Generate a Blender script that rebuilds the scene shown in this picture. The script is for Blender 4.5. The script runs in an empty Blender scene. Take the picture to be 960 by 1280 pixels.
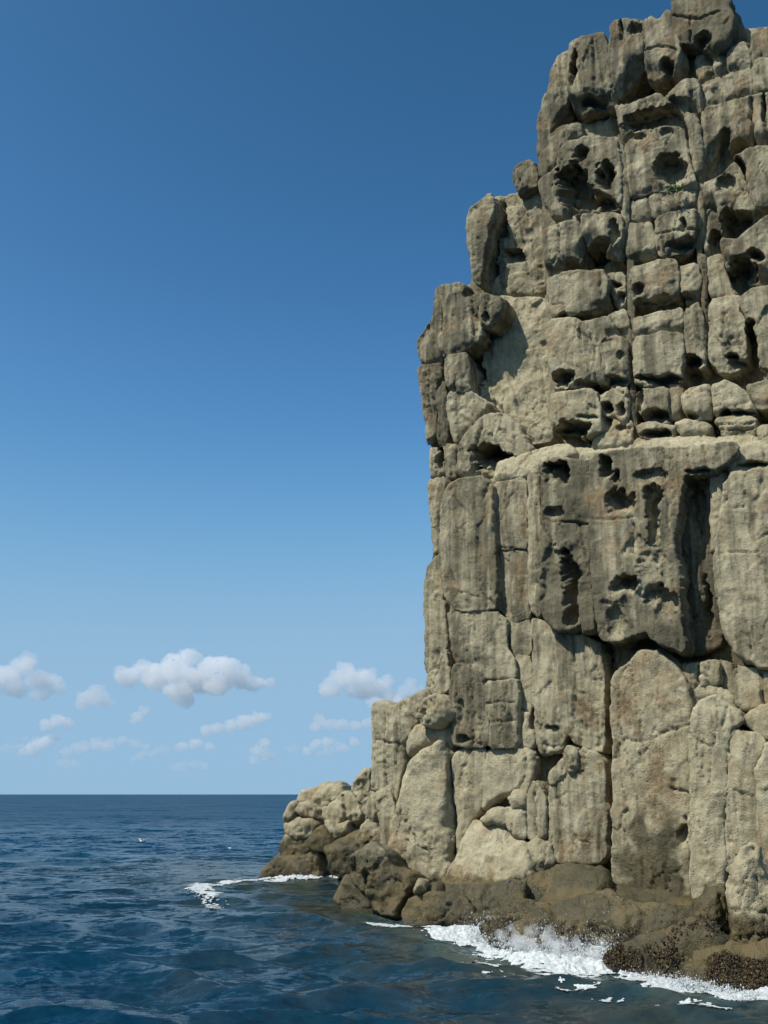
import bpy, bmesh, math, random
import numpy as np
from mathutils import Vector

random.seed(7); rng = np.random.default_rng(11)
R = math.radians
sc = bpy.context.scene
COL = sc.collection

# ------------------------------------------------------------------ camera, sky, sun, exposure
CAM_H = 3.0; FPX = 1244.4; PITCH = math.atan(353/FPX)
cam_d = bpy.data.cameras.new('camera'); cam = bpy.data.objects.new('camera', cam_d); COL.objects.link(cam)
cam.location = (0, 0, CAM_H); cam.rotation_euler = (R(90)+PITCH, 0, 0)
cam_d.sensor_fit = 'VERTICAL'; cam_d.sensor_height = 36; cam_d.lens = 35
cam_d.clip_start = .1; cam_d.clip_end = 90000
sc.camera = cam

SUN = Vector((-.52, -.34, .80)).normalized()          # towards the sun
sun_el = math.asin(SUN.z); sun_az = math.atan2(SUN.x, SUN.y)   # clockwise from +Y
world = bpy.data.worlds.new('World'); sc.world = world; world.use_nodes = True
nt = world.node_tree; nt.nodes.clear()
sky = nt.nodes.new('ShaderNodeTexSky'); sky.sky_type = 'NISHITA'; sky.sun_disc = False
sky.sun_elevation = sun_el; sky.sun_rotation = sun_az
sky.altitude = 0; sky.air_density = .5; sky.dust_density = .6; sky.ozone_density = 1.0
bg = nt.nodes.new('ShaderNodeBackground'); bg.inputs['Strength'].default_value = .15
ssep = nt.nodes.new('ShaderNodeSeparateColor'); scom = nt.nodes.new('ShaderNodeCombineColor'); nt.links.new(sky.outputs[0], ssep.inputs[0])
def wmath(op, a_, b_):
    m_ = nt.nodes.new('ShaderNodeMath'); m_.operation = op
    for i_, v_ in ((0, a_), (1, b_)):
        if hasattr(v_, 'links'): nt.links.new(v_, m_.inputs[i_])
        else: m_.inputs[i_].default_value = v_
    return m_.outputs[0]
# colour response of the sky light (gain, power, soft ceiling per channel), the same all over the dome
for ch, (gain, pw, top) in enumerate(((.1423, 2.1, .30), (.1738, 1.7, .50), (.1165, 1.9, .70))):
    x_ = wmath('MULTIPLY', wmath('POWER', ssep.outputs[ch], pw), gain)
    y_ = wmath('DIVIDE', x_, wmath('POWER', wmath('ADD', wmath('POWER', wmath('DIVIDE', x_, top), 3.), 1.), 1/3))
    nt.links.new(wmath('MULTIPLY', y_, 1/.15), scom.inputs[ch])
wo = nt.nodes.new('ShaderNodeOutputWorld')
nt.links.new(scom.outputs[0], bg.inputs[0]); nt.links.new(bg.outputs[0], wo.inputs[0])

sl = bpy.data.lights.new('sun', 'SUN'); sl.energy = 5.0; sl.angle = R(.53); sl.color = (1, .95, .86)
so = bpy.data.objects.new('sun', sl); COL.objects.link(so)
so.rotation_euler = (-SUN).to_track_quat('-Z', 'Y').to_euler(); so.location = (-30, -20, 60)

sc.view_settings.view_transform = 'Standard'; sc.view_settings.look = 'None'
sc.view_settings.exposure = 0.0; sc.view_settings.gamma = 1.0
sc.render.engine = 'CYCLES'
sc.cycles.use_denoising = True
sc.cycles.max_bounces = 32; sc.cycles.volume_bounces = 30; sc.cycles.diffuse_bounces = 1
sc.cycles.caustics_reflective = False; sc.cycles.caustics_refractive = False

# ------------------------------------------------------------------ helpers: noise
_P = rng.permutation(512).astype(np.int64)
_P = np.concatenate([_P, _P, _P])
_G = rng.normal(size=(512, 3)); _G /= np.linalg.norm(_G, axis=1)[:, None]
def pnoise(p):
    i = np.floor(p).astype(np.int64); f = p - i
    u = f*f*f*(f*(f*6-15)+10); i &= 511
    out = 0
    for dx in (0, 1):
        wx = u[:, 0] if dx else 1-u[:, 0]
        for dy in (0, 1):
            wy = u[:, 1] if dy else 1-u[:, 1]
            for dz in (0, 1):
                wz = u[:, 2] if dz else 1-u[:, 2]
                h = _P[_P[_P[(i[:, 0]+dx) & 511] + ((i[:, 1]+dy) & 511)] % 512 + ((i[:, 2]+dz) & 511)] % 512
                g = _G[h]
                out = out + wx*wy*wz*(g[:, 0]*(f[:, 0]-dx)+g[:, 1]*(f[:, 1]-dy)+g[:, 2]*(f[:, 2]-dz))
    return out*1.5
def fbm(p, o=4, gain=.5, lac=2.03):
    a, s, t = 1., 0., 0.
    q = p.copy()
    for k in range(o):
        s = s + a*pnoise(q); t += a; a *= gain; q = q*lac + 17.3
    return s/t*1.4
def ridged(p, o=3):
    a, s = 1., 0.
    q = p.copy()
    for k in range(o):
        s = s + a*(1-2*np.abs(pnoise(q))); a *= .5; q = q*2.1+5.7
    return s/1.75
def cellpits(p):
    """distance to the nearest random point, 3-D cells"""
    i = np.floor(p).astype(np.int64); f = p-i; best = np.full(len(p), 9.)
    for dx in (-1, 0, 1):
        for dy in (-1, 0, 1):
            for dz in (-1, 0, 1):
                h = _P[_P[_P[(i[:, 0]+dx) & 511] + ((i[:, 1]+dy) & 511)] % 512 + ((i[:, 2]+dz) & 511)] % 512
                g = _G[h]*.5+.5
                d = (np.array([dx, dy, dz])+g-f)
                best = np.minimum(best, (d*d).sum(1))
    return np.sqrt(best)
def cells(p):
    """nearest and second nearest random point, and the tilt of the nearest cell's facet"""
    i = np.floor(p).astype(np.int64); f = p-i; b1 = np.full(len(p), 9.); b2 = b1.copy(); fac = np.zeros(len(p))
    for dx in (-1, 0, 1):
        for dy in (-1, 0, 1):
            for dz in (-1, 0, 1):
                h = _P[_P[_P[(i[:, 0]+dx) & 511] + ((i[:, 1]+dy) & 511)] % 512 + ((i[:, 2]+dz) & 511)] % 512
                d = (np.array([dx, dy, dz])+_G[h]*.5+.5-f); q = (d*d).sum(1)
                nf_ = (d*_G[(h*7+3) % 512]).sum(1)
                near = q < b1
                b2 = np.where(near, b1, np.minimum(b2, q)); fac = np.where(near, nf_, fac); b1 = np.where(near, q, b1)
    return np.sqrt(b1), np.sqrt(b2), fac
def sstep(a, b, x):
    t = np.clip((x-a)/(b-a), 0, 1); return t*t*(3-2*t)

# ------------------------------------------------------------------ helpers: picture rays
FW = np.array([0, math.cos(PITCH), math.sin(PITCH)]); UPV = np.array([0, -math.sin(PITCH), math.cos(PITCH)]); RT = np.array([1., 0, 0])
CAMP = np.array([0, 0, CAM_H])
def rays(pts):
    pts = np.asarray(pts, float)
    return FW + np.outer((pts[:, 0]-480)/FPX, RT) + np.outer((640-pts[:, 1])/FPX, UPV)
def hit(pts, O, n):
    d = rays(pts); t = ((O-CAMP) @ n)/(d @ n)
    return CAMP + d*t[:, None]
def at_y(px, py, Y):
    d = rays([(px, py)])[0]; return CAMP + d*(Y/d[1])
def at_z(px, py, z):
    d = rays([(px, py)])[0]; return CAMP + d*((z-CAM_H)/d[2])
def nvec(yaw, pitch=0):
    """wall normal: yaw degrees turned towards -X from -Y, pitch degrees tipped upward"""
    y, p = R(yaw), R(pitch)
    return np.array([-math.sin(y)*math.cos(p), -math.cos(y)*math.cos(p), math.sin(p)])
WALL_YAW = 31.; WN = nvec(WALL_YAW); WO = np.array([1.4, 28.5, 0])

def poly_of(s):
    return np.array([[float(v) for v in q.split(',')] for q in s.split()])
def chaikin(P, k=1, w=.12):
    for _ in range(k):
        Q = np.roll(P, -1, 0); A = P*(1-w)+Q*w; B = P*w+Q*(1-w)
        P = np.stack([A, B], 1).reshape(-1, 2)
    return P
def sdf(pts, poly):
    """signed distance, + inside"""
    d2 = np.full(len(pts), 1e9); ins = np.zeros(len(pts), bool)
    for a, b in zip(poly, np.roll(poly, -1, 0)):
        ab = b-a; w = pts-a
        t = np.clip((w @ ab)/max(ab @ ab, 1e-12), 0, 1)
        e = w-np.outer(t, ab); d2 = np.minimum(d2, (e*e).sum(1))
        c = (a[1] > pts[:, 1]) != (b[1] > pts[:, 1])
        with np.errstate(divide='ignore', invalid='ignore'):
            xi = (b[0]-a[0])*(pts[:, 1]-a[1])/(b[1]-a[1])+a[0]
        ins ^= c & (pts[:, 0] < xi)
    d = np.sqrt(d2); return np.where(ins, d, -d)

# ------------------------------------------------------------------ helpers: objects
def link_mesh(name, V, F, mat, parent=None, smooth=True, attrs=None):
    """F: (n,3) or (n,4) int array or list of such arrays"""
    me = bpy.data.meshes.new(name)
    Fs = F if isinstance(F, list) else [F]
    Fs = [np.asarray(f, np.int32) for f in Fs if len(f)]
    loops = np.concatenate([f.ravel() for f in Fs]); cnt = np.concatenate([np.full(len(f), f.shape[1], np.int32) for f in Fs])
    start = np.concatenate([[0], np.cumsum(cnt)[:-1]]).astype(np.int32)
    V = np.asarray(V, np.float32)
    me.vertices.add(len(V)); me.vertices.foreach_set('co', V.ravel())
    me.loops.add(len(loops)); me.loops.foreach_set('vertex_index', loops.astype(np.int32))
    me.polygons.add(len(cnt)); me.polygons.foreach_set('loop_start', start)
    me.polygons.foreach_set('use_smooth', np.full(len(cnt), smooth))
    me.update(calc_edges=True); me.validate()
    for k, v in (attrs or {}).items():
        v = np.asarray(v, np.float32)
        if v.ndim == 2:
            a = me.attributes.new(k, 'FLOAT_COLOR', 'POINT'); a.data.foreach_set('color', v.ravel())
        else:
            a = me.attributes.new(k, 'FLOAT', 'POINT'); a.data.foreach_set('value', v)
    if mat: me.materials.append(mat)
    o = bpy.data.objects.new(name, me); COL.objects.link(o)
    if parent: o.parent = parent
    return o
def tag(o, label=None, cat=None, group=None, kind=None):
    if label: o['label'] = label
    if cat: o['category'] = cat
    if group: o['group'] = group
    if kind: o['kind'] = kind
    return o
def empty(name, loc=(0, 0, 0)):
    o = bpy.data.objects.new(name, None); COL.objects.link(o); o.location = loc; o.empty_display_size = .3
    return o

# ------------------------------------------------------------------ materials
class NT:
    def __init__(s, name):
        s.m = bpy.data.materials.new(name); s.m.use_nodes = True; s.t = s.m.node_tree; s.t.nodes.clear()
        s.out = s.n('ShaderNodeOutputMaterial')
    def n(s, typ, **kw):
        x = s.t.nodes.new(typ)
        for k, v in kw.items(): setattr(x, k, v)
        return x
    def l(s, a, b): s.t.links.new(a, b)
    def noise(s, vec, scale, detail=4, rough=.55, dist=0.):
        x = s.n('ShaderNodeTexNoise'); x.inputs['Scale'].default_value = scale; x.inputs['Detail'].default_value = detail
        x.inputs['Roughness'].default_value = rough; x.inputs['Distortion'].default_value = dist
        s.l(vec, x.inputs['Vector']); return x
    def ramp(s, fac, a, b, smooth=True):
        x = s.n('ShaderNodeMapRange'); x.interpolation_type = 'SMOOTHSTEP' if smooth else 'LINEAR'
        x.inputs['From Min'].default_value = a; x.inputs['From Max'].default_value = b
        s.l(fac, x.inputs['Value']); return x.outputs[0]
    def mix(s, fac, a, b, mode='MIX'):
        x = s.n('ShaderNodeMix', data_type='RGBA', blend_type=mode)
        for i, v in ((0, fac), (6, a), (7, b)):
            if hasattr(v, 'links'): s.l(v, x.inputs[i])
            elif i == 0: x.inputs[0].default_value = v
            else: x.inputs[i].default_value = (*v, 1)
        return x.outputs[2]
    def math(s, op, a, b=0., clamp=False):
        x = s.n('ShaderNodeMath', operation=op); x.use_clamp = clamp
        for i, v in ((0, a), (1, b)):
            if hasattr(v, 'links'): s.l(v, x.inputs[i])
            else: x.inputs[i].default_value = v
        return x.outputs[0]
    def attr(s, name, out='Fac'):
        x = s.n('ShaderNodeAttribute', attribute_name=name); return x.outputs[out]

def rock_material():
    k = NT('weathered_sandstone')
    geo = k.n('ShaderNodeNewGeometry'); pos = geo.outputs['Position']
    big = k.noise(pos, .35, 3).outputs[0]; mid = k.noise(pos, 1.7, 5, .6).outputs[0]
    fine = k.noise(pos, 9., 5, .65).outputs[0]; grain = k.noise(pos, 48., 3, .7).outputs[0]
    mp = k.n('ShaderNodeMapping'); mp.inputs['Scale'].default_value = (3.2, 3.2, .32); k.l(pos, mp.inputs[0])
    streak = k.noise(mp.outputs[0], 1.0, 5, .6).outputs[0]
    tan = k.mix(k.ramp(mid, .35, .68), (.325, .282, .177), (.425, .380, .252))
    grey = k.mix(k.ramp(mid, .3, .7), (.094, .083, .051), (.172, .153, .095))
    pat = k.attr('patina')
    f = k.math('ADD', pat, k.math('MULTIPLY', k.math('SUBTRACT', big, .5), 1.3))
    f = k.math('ADD', f, k.math('MULTIPLY', k.math('SUBTRACT', streak, .5), 2.0))
    f = k.ramp(f, .18, .80)
    c = k.mix(f, tan, grey)
    # rusty weathering
    rust = k.noise(pos, .9, 4, .6).outputs[0]
    rf = k.math('MULTIPLY', k.ramp(rust, .54, .68), .55)
    c = k.mix(rf, c, (.27, .175, .085))
    # dark lichen film on old faces
    lf = k.math('MULTIPLY', k.ramp(fine, .50, .70), k.math('MULTIPLY', f, .45))
    c = k.mix(lf, c, (.10, .092, .068))
    # explicit brown seep stains
    st = k.math('MULTIPLY', k.attr('stain'), k.ramp(k.math('ADD', k.math('MULTIPLY', fine, .5), k.math('MULTIPLY', streak, .5)), .38, .56))
    c = k.mix(k.math('MULTIPLY', st, .8), c, (.175, .118, .055))
    # speckle
    c = k.mix(k.math('MULTIPLY', k.ramp(grain, .5, .75), .28), c, (.14, .12, .085))
    c = k.mix(k.math('MULTIPLY', k.ramp(grain, .5, .25), .20), c, (.45, .41, .31))
    # mottling of lichen and salt
    mo = k.noise(pos, 6.5, 8, .72).outputs[0]; mo2 = k.noise(mp.outputs[0], 5., 6, .7).outputs[0]
    c = k.mix(k.math('MULTIPLY', k.ramp(mo, .54, .68), .36), c, (.115, .102, .068))
    c = k.mix(k.math('MULTIPLY', k.ramp(mo, .50, .36), k.math('SUBTRACT', .46, k.math('MULTIPLY', f, .38))), c, (.50, .45, .31))
    c = k.mix(k.math('MULTIPLY', k.ramp(mo2, .55, .68), .32), c, (.12, .105, .07))
    # tidal zone: wet dark olive rock with algae
    sep = k.n('ShaderNodeSeparateXYZ'); k.l(pos, sep.inputs[0])
    zz = k.math('ADD', sep.outputs[2], k.math('MULTIPLY', k.math('SUBTRACT', mid, .5), -1.1))
    zz = k.math('ADD', zz, k.math('MULTIPLY', k.math('SUBTRACT', streak, .5), .5))
    tide = k.math('SUBTRACT', 1., k.ramp(k.math('SUBTRACT', zz, k.attr('tide')), -.08, .22), clamp=True)
    wet = k.math('MAXIMUM', tide, k.math('MULTIPLY', k.attr('wet'), k.ramp(k.math('ADD', k.math('MULTIPLY', fine, .5), k.math('MULTIPLY', streak, .5)), .26, .42)))
    wcol = k.mix(k.ramp(rust, .4, .62), (.060, .053, .027), (.118, .090, .038))
    low = k.math('SUBTRACT', 1., k.ramp(zz, .0, .35), clamp=True)
    wcol = k.mix(k.math('MULTIPLY', low, .75), wcol, (.034, .026, .018))
    c = k.mix(k.math('MULTIPLY', wet, .92), c, wcol)
    tone = k.attr('tone')
    hsv = k.n('ShaderNodeHueSaturation'); k.l(c, hsv.inputs['Color']); k.l(tone, hsv.inputs['Value'])
    b = k.n('ShaderNodeBsdfPrincipled'); k.l(hsv.outputs[0], b.inputs['Base Color'])
    rg = k.n('ShaderNodeMapRange'); rg.inputs['To Min'].default_value = .92; rg.inputs['To Max'].default_value = .34
    k.l(wet, rg.inputs['Value']); k.l(rg.outputs[0], b.inputs['Roughness'])
    b.inputs['Specular IOR Level'].default_value = .3
    h = k.math('ADD', k.math('MULTIPLY', fine, .7), k.math('MULTIPLY', grain, .3))
    h = k.math('ADD', h, k.math('MULTIPLY', k.noise(mp.outputs[0], 4., 3, .6).outputs[0], .5))
    vo = k.n('ShaderNodeTexVoronoi'); vo.inputs['Scale'].default_value = 17.; k.l(pos, vo.inputs['Vector'])
    h = k.math('ADD', h, k.math('MULTIPLY', k.math('MULTIPLY', k.ramp(vo.outputs['Distance'], .32, .12), k.ramp(k.noise(pos, 1.3, 3).outputs[0], .48, .62)), -.75))
    h = k.math('ADD', h, k.math('MULTIPLY', k.noise(pos, 22., 4, .7).outputs[0], .55))
    bp = k.n('ShaderNodeBump'); bp.inputs['Strength'].default_value = 1.; bp.inputs['Distance'].default_value = .048
    k.l(h, bp.inputs['Height']); k.l(bp.outputs[0], b.inputs['Normal'])
    k.l(b.outputs[0], k.out.inputs[0]); return k.m
M_ROCK = rock_material()

def plain(name, col, rough=.6, var=.15, scale=8., spec=.4):
    k = NT(name); geo = k.n('ShaderNodeNewGeometry')
    n = k.noise(geo.outputs['Position'], scale, 3).outputs[0]
    c = k.mix(k.ramp(n, .3, .7), tuple(v*(1-var) for v in col), tuple(min(1, v*(1+var)) for v in col))
    b = k.n('ShaderNodeBsdfPrincipled'); k.l(c, b.inputs['Base Color']); b.inputs['Roughness'].default_value = rough
    b.inputs['Specular IOR Level'].default_value = spec
    k.l(b.outputs[0], k.out.inputs[0]); return k.m

# ------------------------------------------------------------------ the sea
wr = np.random.default_rng(5)
WAVES = []
for i in range(84):
    lam = .4*(6.5/.4)**((i+wr.random())/84)
    th = R(-100) + wr.normal()*R(34)                     # travelling roughly towards the camera and a little left
    slope = .050*(lam/1.5)**(-.05 if lam < 1.5 else -.9)
    WAVES.append((lam, math.cos(th), math.sin(th), slope*lam/(2*math.pi), wr.random()*6.283))
def wave(x, y, spacing=None, calm=None):
    z = np.zeros_like(x); dx = np.zeros_like(x); dy = np.zeros_like(x)
    for lam, cx, cy, a, ph in WAVES:
        k = 2*math.pi/lam; arg = k*(cx*x+cy*y)+ph
        A = a if spacing is None else a*np.clip(lam/(3.2*spacing)-1, 0, 1)
        s, c = np.sin(arg), np.cos(arg)
        z += A*s; dx += A*c*cx; dy += A*c*cy
    g = .75+.5*np.sin(x*.11+1.3)*np.sin(y*.07+.5)+.25*np.sin(x*.031-y*.043)
    return z*g, dx*g, dy*g
def ledge_dist(x, y):
    """metres in front of the rock foot (0 at the foot)"""
    L = [(-7.5, 44.), (-4.6, 38.6), (-1.6, 31.5), (.3, 27.8), (2.6, 24.3), (3.7, 20.6), (5., 18.3), (6.8, 16.9), (10., 14.)]
    d = np.full(x.shape, 1e9)
    for a, b in zip(L[:-1], L[1:]):
        a, b = np.array(a), np.array(b); ab = b-a
        t = np.clip(((x-a[0])*ab[0]+(y-a[1])*ab[1])/(ab@ab), 0, 1)
        d = np.minimum(d, np.hypot(x-a[0]-t*ab[0], y-a[1]-t*ab[1]))
    return d
def build_sea():
    ang = np.concatenate([np.linspace(-180, -36, 25)[:-1], np.linspace(-36, 36, 480), np.linspace(36, 180, 25)[1:-1]])
    r = [3.0]
    while r[-1] < 60000: r.append(r[-1]*(1.0065 if 9 < r[-1] < 220 else 1.0065+min(.03, max(0, (r[-1]-220)/15000)) if r[-1] >= 220 else 1.035))
    r = np.array(r); A, RR = np.meshgrid(np.radians(ang), r)
    x, y = np.sin(A)*RR, np.cos(A)*RR
    sp = np.maximum(RR*.0065, np.where(np.abs(A) < R(36.5), RR*.0026, RR*.1)); sp = np.where(RR < 220, sp, sp*(1+np.clip((RR-220)/400, 0, 8)))
    z, dx, dy = wave(x.ravel(), y.ravel(), sp.ravel())
    fade = 1/(1+(RR.ravel()/900)**2)
    V = np.stack([x.ravel()+dx*fade, y.ravel()+dy*fade, z*fade], 1)
    na = len(ang); nr = len(r)
    i = np.arange(nr-1)[:, None]*na; j = np.arange(na)[None]; j2 = (j+1) % na
    F = np.stack([i+j, i+j2, i+na+j2, i+na+j], -1).reshape(-1, 4)[:, ::-1]
    # inner disc
    V = np.concatenate([V, [[0, 0, 0]]]); c = len(V)-1
    jj = np.arange(na); T = np.stack([np.full(na, c), (jj+1) % na, jj], 1)
    ld = ledge_dist(V[:, 0], V[:, 1])
    sh = np.exp(-np.clip(ld, 0, None)/5.5)
    sh = np.clip(sh + .35*fbm(V*np.array([.25, .25, 0])*1.0, 2)*np.exp(-ld/9.), 0, 1)
    aer = np.zeros(len(V))
    for pts in (((585,1178),(625,1184),(680,1196),(745,1204),(800,1216),(860,1232),(940,1248)), ((365,1100),(400,1094),(432,1092)), ((500,1152),(600,1162))):
        Lp = np.array([at_z(a, b, 0)[:2] for a, b in pts])
        for a, b in zip(Lp[:-1], Lp[1:]):
            ab = b-a; t = np.clip(((V[:, :2]-a)@ab)/(ab@ab), 0, 1); aer = np.maximum(aer, np.exp(-np.linalg.norm(V[:, :2]-a-np.outer(t, ab), axis=1)/.55))
    k = NT('sea_water'); geo = k.n('ShaderNodeNewGeometry'); pos = geo.outputs['Position']
    mp = k.n('ShaderNodeMapping'); mp.inputs['Scale'].default_value = (.75, 1.25, 1); mp.inputs['Rotation'].default_value = (0, 0, R(-10)); k.l(pos, mp.inputs[0])
    def slope(scale, amp, det):
        n = k.noise(mp.outputs[0], scale, det, .6, .4)
        v = k.n('ShaderNodeVectorMath', operation='SUBTRACT'); k.l(n.outputs['Color'], v.inputs[0]); v.inputs[1].default_value = (.5, .5, .5)
        w = k.n('ShaderNodeVectorMath', operation='MULTIPLY'); k.l(v.outputs[0], w.inputs[0]); w.inputs[1].default_value = (amp, amp, 0)
        return w.outputs[0]
    def add(a, b):
        v = k.n('ShaderNodeVectorMath', operation='ADD'); k.l(a, v.inputs[0]); k.l(b, v.inputs[1]); return v.outputs[0]
    nrm = add(add(add(add(geo.outputs['Normal'], slope(.09, 1.0, 4)), slope(.45, .7, 2)), slope(1.5, 1.75, 3)), slope(5.5, 1.5, 3))
    nz = k.n('ShaderNodeVectorMath', operation='NORMALIZE'); k.l(nrm, nz.inputs[0])
    patch = k.noise(pos, .06, 3).outputs[0]
    deep = k.mix(k.ramp(patch, .35, .65), (.0002, .0260, .0580), (.0004, .0320, .0690))
    bedn = k.noise(pos, .55, 4, .6).outputs[0]
    bed = k.mix(k.ramp(bedn, .4, .62), (.014, .024, .016), (.042, .044, .022))
    c = k.mix(k.attr('shallow'), deep, bed)
    c = k.mix(k.math('MULTIPLY', k.attr('aerated'), k.ramp(k.noise(pos, 2.2, 4, .6).outputs[0], .3, .6)), c, (.16, .23, .22))
    b = k.n('ShaderNodeBsdfPrincipled'); k.l(c, b.inputs['Base Color']); 
    ln = k.n('ShaderNodeVectorMath', operation='LENGTH'); k.l(pos, ln.inputs[0])
    fr = k.n('ShaderNodeMapRange'); fr.inputs['From Min'].default_value = 12; fr.inputs['From Max'].default_value = 150; fr.inputs['To Min'].default_value = .11; fr.inputs['To Max'].default_value = .33
    k.l(ln.outputs['Value'], fr.inputs['Value']); k.l(fr.outputs[0], b.inputs['Roughness'])       # waves too far to resolve
    b.inputs['IOR'].default_value = 1.333; b.inputs['Specular IOR Level'].default_value = .13; k.l(nz.outputs[0], b.inputs['Normal'])
    k.l(b.outputs[0], k.out.inputs[0])
    o = link_mesh('sea', V, [F, T], k.m, attrs={'shallow': sh, 'aerated': aer})
    return tag(o, 'dark blue choppy sea reaching to the horizon', 'sea', kind='structure')
build_sea()

# ------------------------------------------------------------------ rock builder
SURF = {}
def rock(name, poly, parent, O=None, o=0., yaw=None, pitch=0., z=None, Y=None, r=.22, b=.06, T=1.3, h=.036, rough=1., edge=.055, grow=.05, rs=.36,
         pits=(), cracks=(), pat=.5, tone=1., stains=(), wets=(), tide=1.15, streak=.5, facet=1., under=.0, honey=.15, closed=False, label=None, hx=None, chai=1, mid=1., key=None, taper=0.):
    """One rock: its outline is a polygon of picture points laid on its own plane in the world (the wall plane moved out by
    o metres, or a plane through the outline's centre at height z / distance Y); the front is an eroded relief, the sides run back T metres."""
    P = poly_of(poly) if isinstance(poly, str) else np.asarray(poly, float)
    c = P.mean(0)
    yaw = WALL_YAW if yaw is None else yaw
    n = nvec(yaw, pitch)
    if z is not None: O = at_z(c[0], c[1], z)
    elif Y is not None: O = at_y(c[0], c[1], Y)
    elif O is None:
        O = hit([c], WO+WN*o, WN)[0]
    s = np.cross([0, 0, 1.], n); s /= np.linalg.norm(s); t = np.cross(n, s)
    def st(pts):
        w = hit(pts, O, n)-O; return np.stack([w@s, w@t], 1)
    Q = chaikin(st(P), chai)
    lo, hi = Q.min(0)-2*h-.1, Q.max(0)+2*h+.1
    nx, ny = (np.ceil((hi-lo)/h).astype(int)+1)
    gx, gy = np.meshgrid(lo[0]+np.arange(nx)*h, lo[1]+np.arange(ny)*h)
    G = np.stack([gx.ravel(), gy.ravel()], 1)
    W3 = O+np.outer(G[:, 0], s)+np.outer(G[:, 1], t)
    d = sdf(G, Q)+grow
    if edge: d = d + edge*fbm(W3*1.9, 3) + edge*.6*fbm(W3*6.+3.1, 3)
    D = d.reshape(ny, nx)
    gyy, gxx = np.gradient(D, h); gl = np.sqrt(gxx**2+gyy**2)+1e-6
    ins = D > 0
    cell = ins[:-1, :-1] | ins[1:, :-1] | ins[:-1, 1:] | ins[1:, 1:]
    idx = np.arange(nx*ny).reshape(ny, nx)
    q = np.stack([idx[:-1, :-1], idx[:-1, 1:], idx[1:, 1:], idx[1:, :-1]], -1)[cell]
    used = np.zeros(nx*ny, bool); used[q.ravel()] = True
    # pull outside corners onto the outline
    out = used & (d < 0)
    mv = np.clip(-d, 0, 2*h)
    G2 = G.copy(); G2[out, 0] += (mv*gxx.ravel()/gl.ravel())[out]; G2[out, 1] += (mv*gyy.ravel()/gl.ravel())[out]
    remap = -np.ones(nx*ny, int); ui = np.where(used)[0]; remap[ui] = np.arange(len(ui))
    q = remap[q]; G2 = G2[ui]; dd = np.clip(d[ui], 0, None)
    W = O+np.outer(G2[:, 0], s)+np.outer(G2[:, 1], t)
    inr = max(dd.max(), 1e-3)
    rr = np.minimum(r*rs*np.clip(.55+1.5*fbm(W*1.3+60, 2), .22, 1.8), inr*.95)      # edges crisp here, worn there
    Hh = -(rr-np.sqrt(np.maximum(rr*rr-np.clip(rr-dd, 0, rr)**2, 0))) + b*sstep(0, 1, dd/inr)
    em = sstep(0, .10, dd)*.75+.25
    mr = .12+.88*sstep(-.05, .45, fbm(W*.55+100, 3))                     # worn smooth here, rough there
    Hh += em*rough*(.11*mid*fbm(W*.8+7, 3) + .062*mid*(.45-np.abs(fbm(W*1.3+20, 2))*1.6) + .05*mr*(.4-np.abs(fbm(W*3.7+5, 2))*1.5) + .016*fbm(W*8.5+1.7, 3)*(.4+mr))
    if under > 0:
        col = np.round((G2[:, 0]-lo[0])/h).astype(int); tm = np.full(col.max()+1, 1e9); np.minimum.at(tm, col, G2[:, 1])
        db = G2[:, 1]-tm[col]+.10*fbm(W*2.2+44, 2); uw = under*(.55+.9*np.clip(fbm(W*.9+33, 2)+.2, 0, 1))
        Hh -= uw*sstep(1.05*under+.12, 0., db)
    Wf = W*np.array([1.9, 1.9, 1.35])+.25*np.stack([fbm(W*2+3, 2), fbm(W*2+13, 2), fbm(W*2+23, 2)], 1)
    c1, c2, fc = cells(Wf)
    Hh += em*rough*facet*.075*(.25+.75*mr)*fc
    _, _, fb = cells(np.stack([G2[:, 0]*1.25+O[0], G2[:, 1]*.6+O[2], np.full(len(G2), O[1]*.37)], 1)+.10*np.stack([fbm(W*2+33, 2), fbm(W*2+43, 2), 0*G2[:, 0]], 1))
    Hh += sstep(0, .2, dd)*facet*.12*fb
    h1, h2, _ = cells(np.stack([G2[:, 0]*2.3+O[0]*3, G2[:, 1]*.5+O[2], np.full(len(G2), O[1]*.61)], 1)+.16*np.stack([fbm(W*2.5+133, 3), fbm(W*2.5+143, 3), 0*G2[:, 0]], 1))
    Hh -= .07*sstep(.045, .0, h2-h1)*sstep(-.05, .25, fbm(W*.6+190, 2))              # hairline joints, mostly upright
    ckl = sstep(.05, .0, c2-c1)*sstep(.0, .3, fbm(W*.7+90, 2))
    Hh -= rough*facet*.06*ckl
    Ws = np.stack([G2[:, 0]*7., G2[:, 1]*.75, np.full(len(G2), O[0])], 1)
    Hh += em*streak*.055*(fbm(Ws, 3)-.4*np.abs(fbm(Ws*1.7+4, 2)))
    er = np.zeros(len(G2))
    if honey > 0:
        Wp = W+.12*np.stack([fbm(W*3+4, 2), fbm(W*3+9, 2), fbm(W*3+14, 2)], 1)
        m = sstep(.12, .45, fbm(W*.9+31, 2))
        p1 = sstep(.42, .14, cellpits(Wp*3.1)) * m
        p2 = sstep(.40, .12, cellpits(Wp*6.4+11)) * sstep(.0, .4, fbm(W*1.3+51, 2))
        Hh -= honey*(.10*p1+.05*p2); er = np.maximum(er, p1*.6)
    wob = .30*fbm(W*3.4+77, 3)+.14*fbm(W*8+7, 2)
    shear = np.zeros(len(G2)); wx_ = fbm(W*2.2+170, 3); wy_ = fbm(W*2.2+190, 3)
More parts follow.
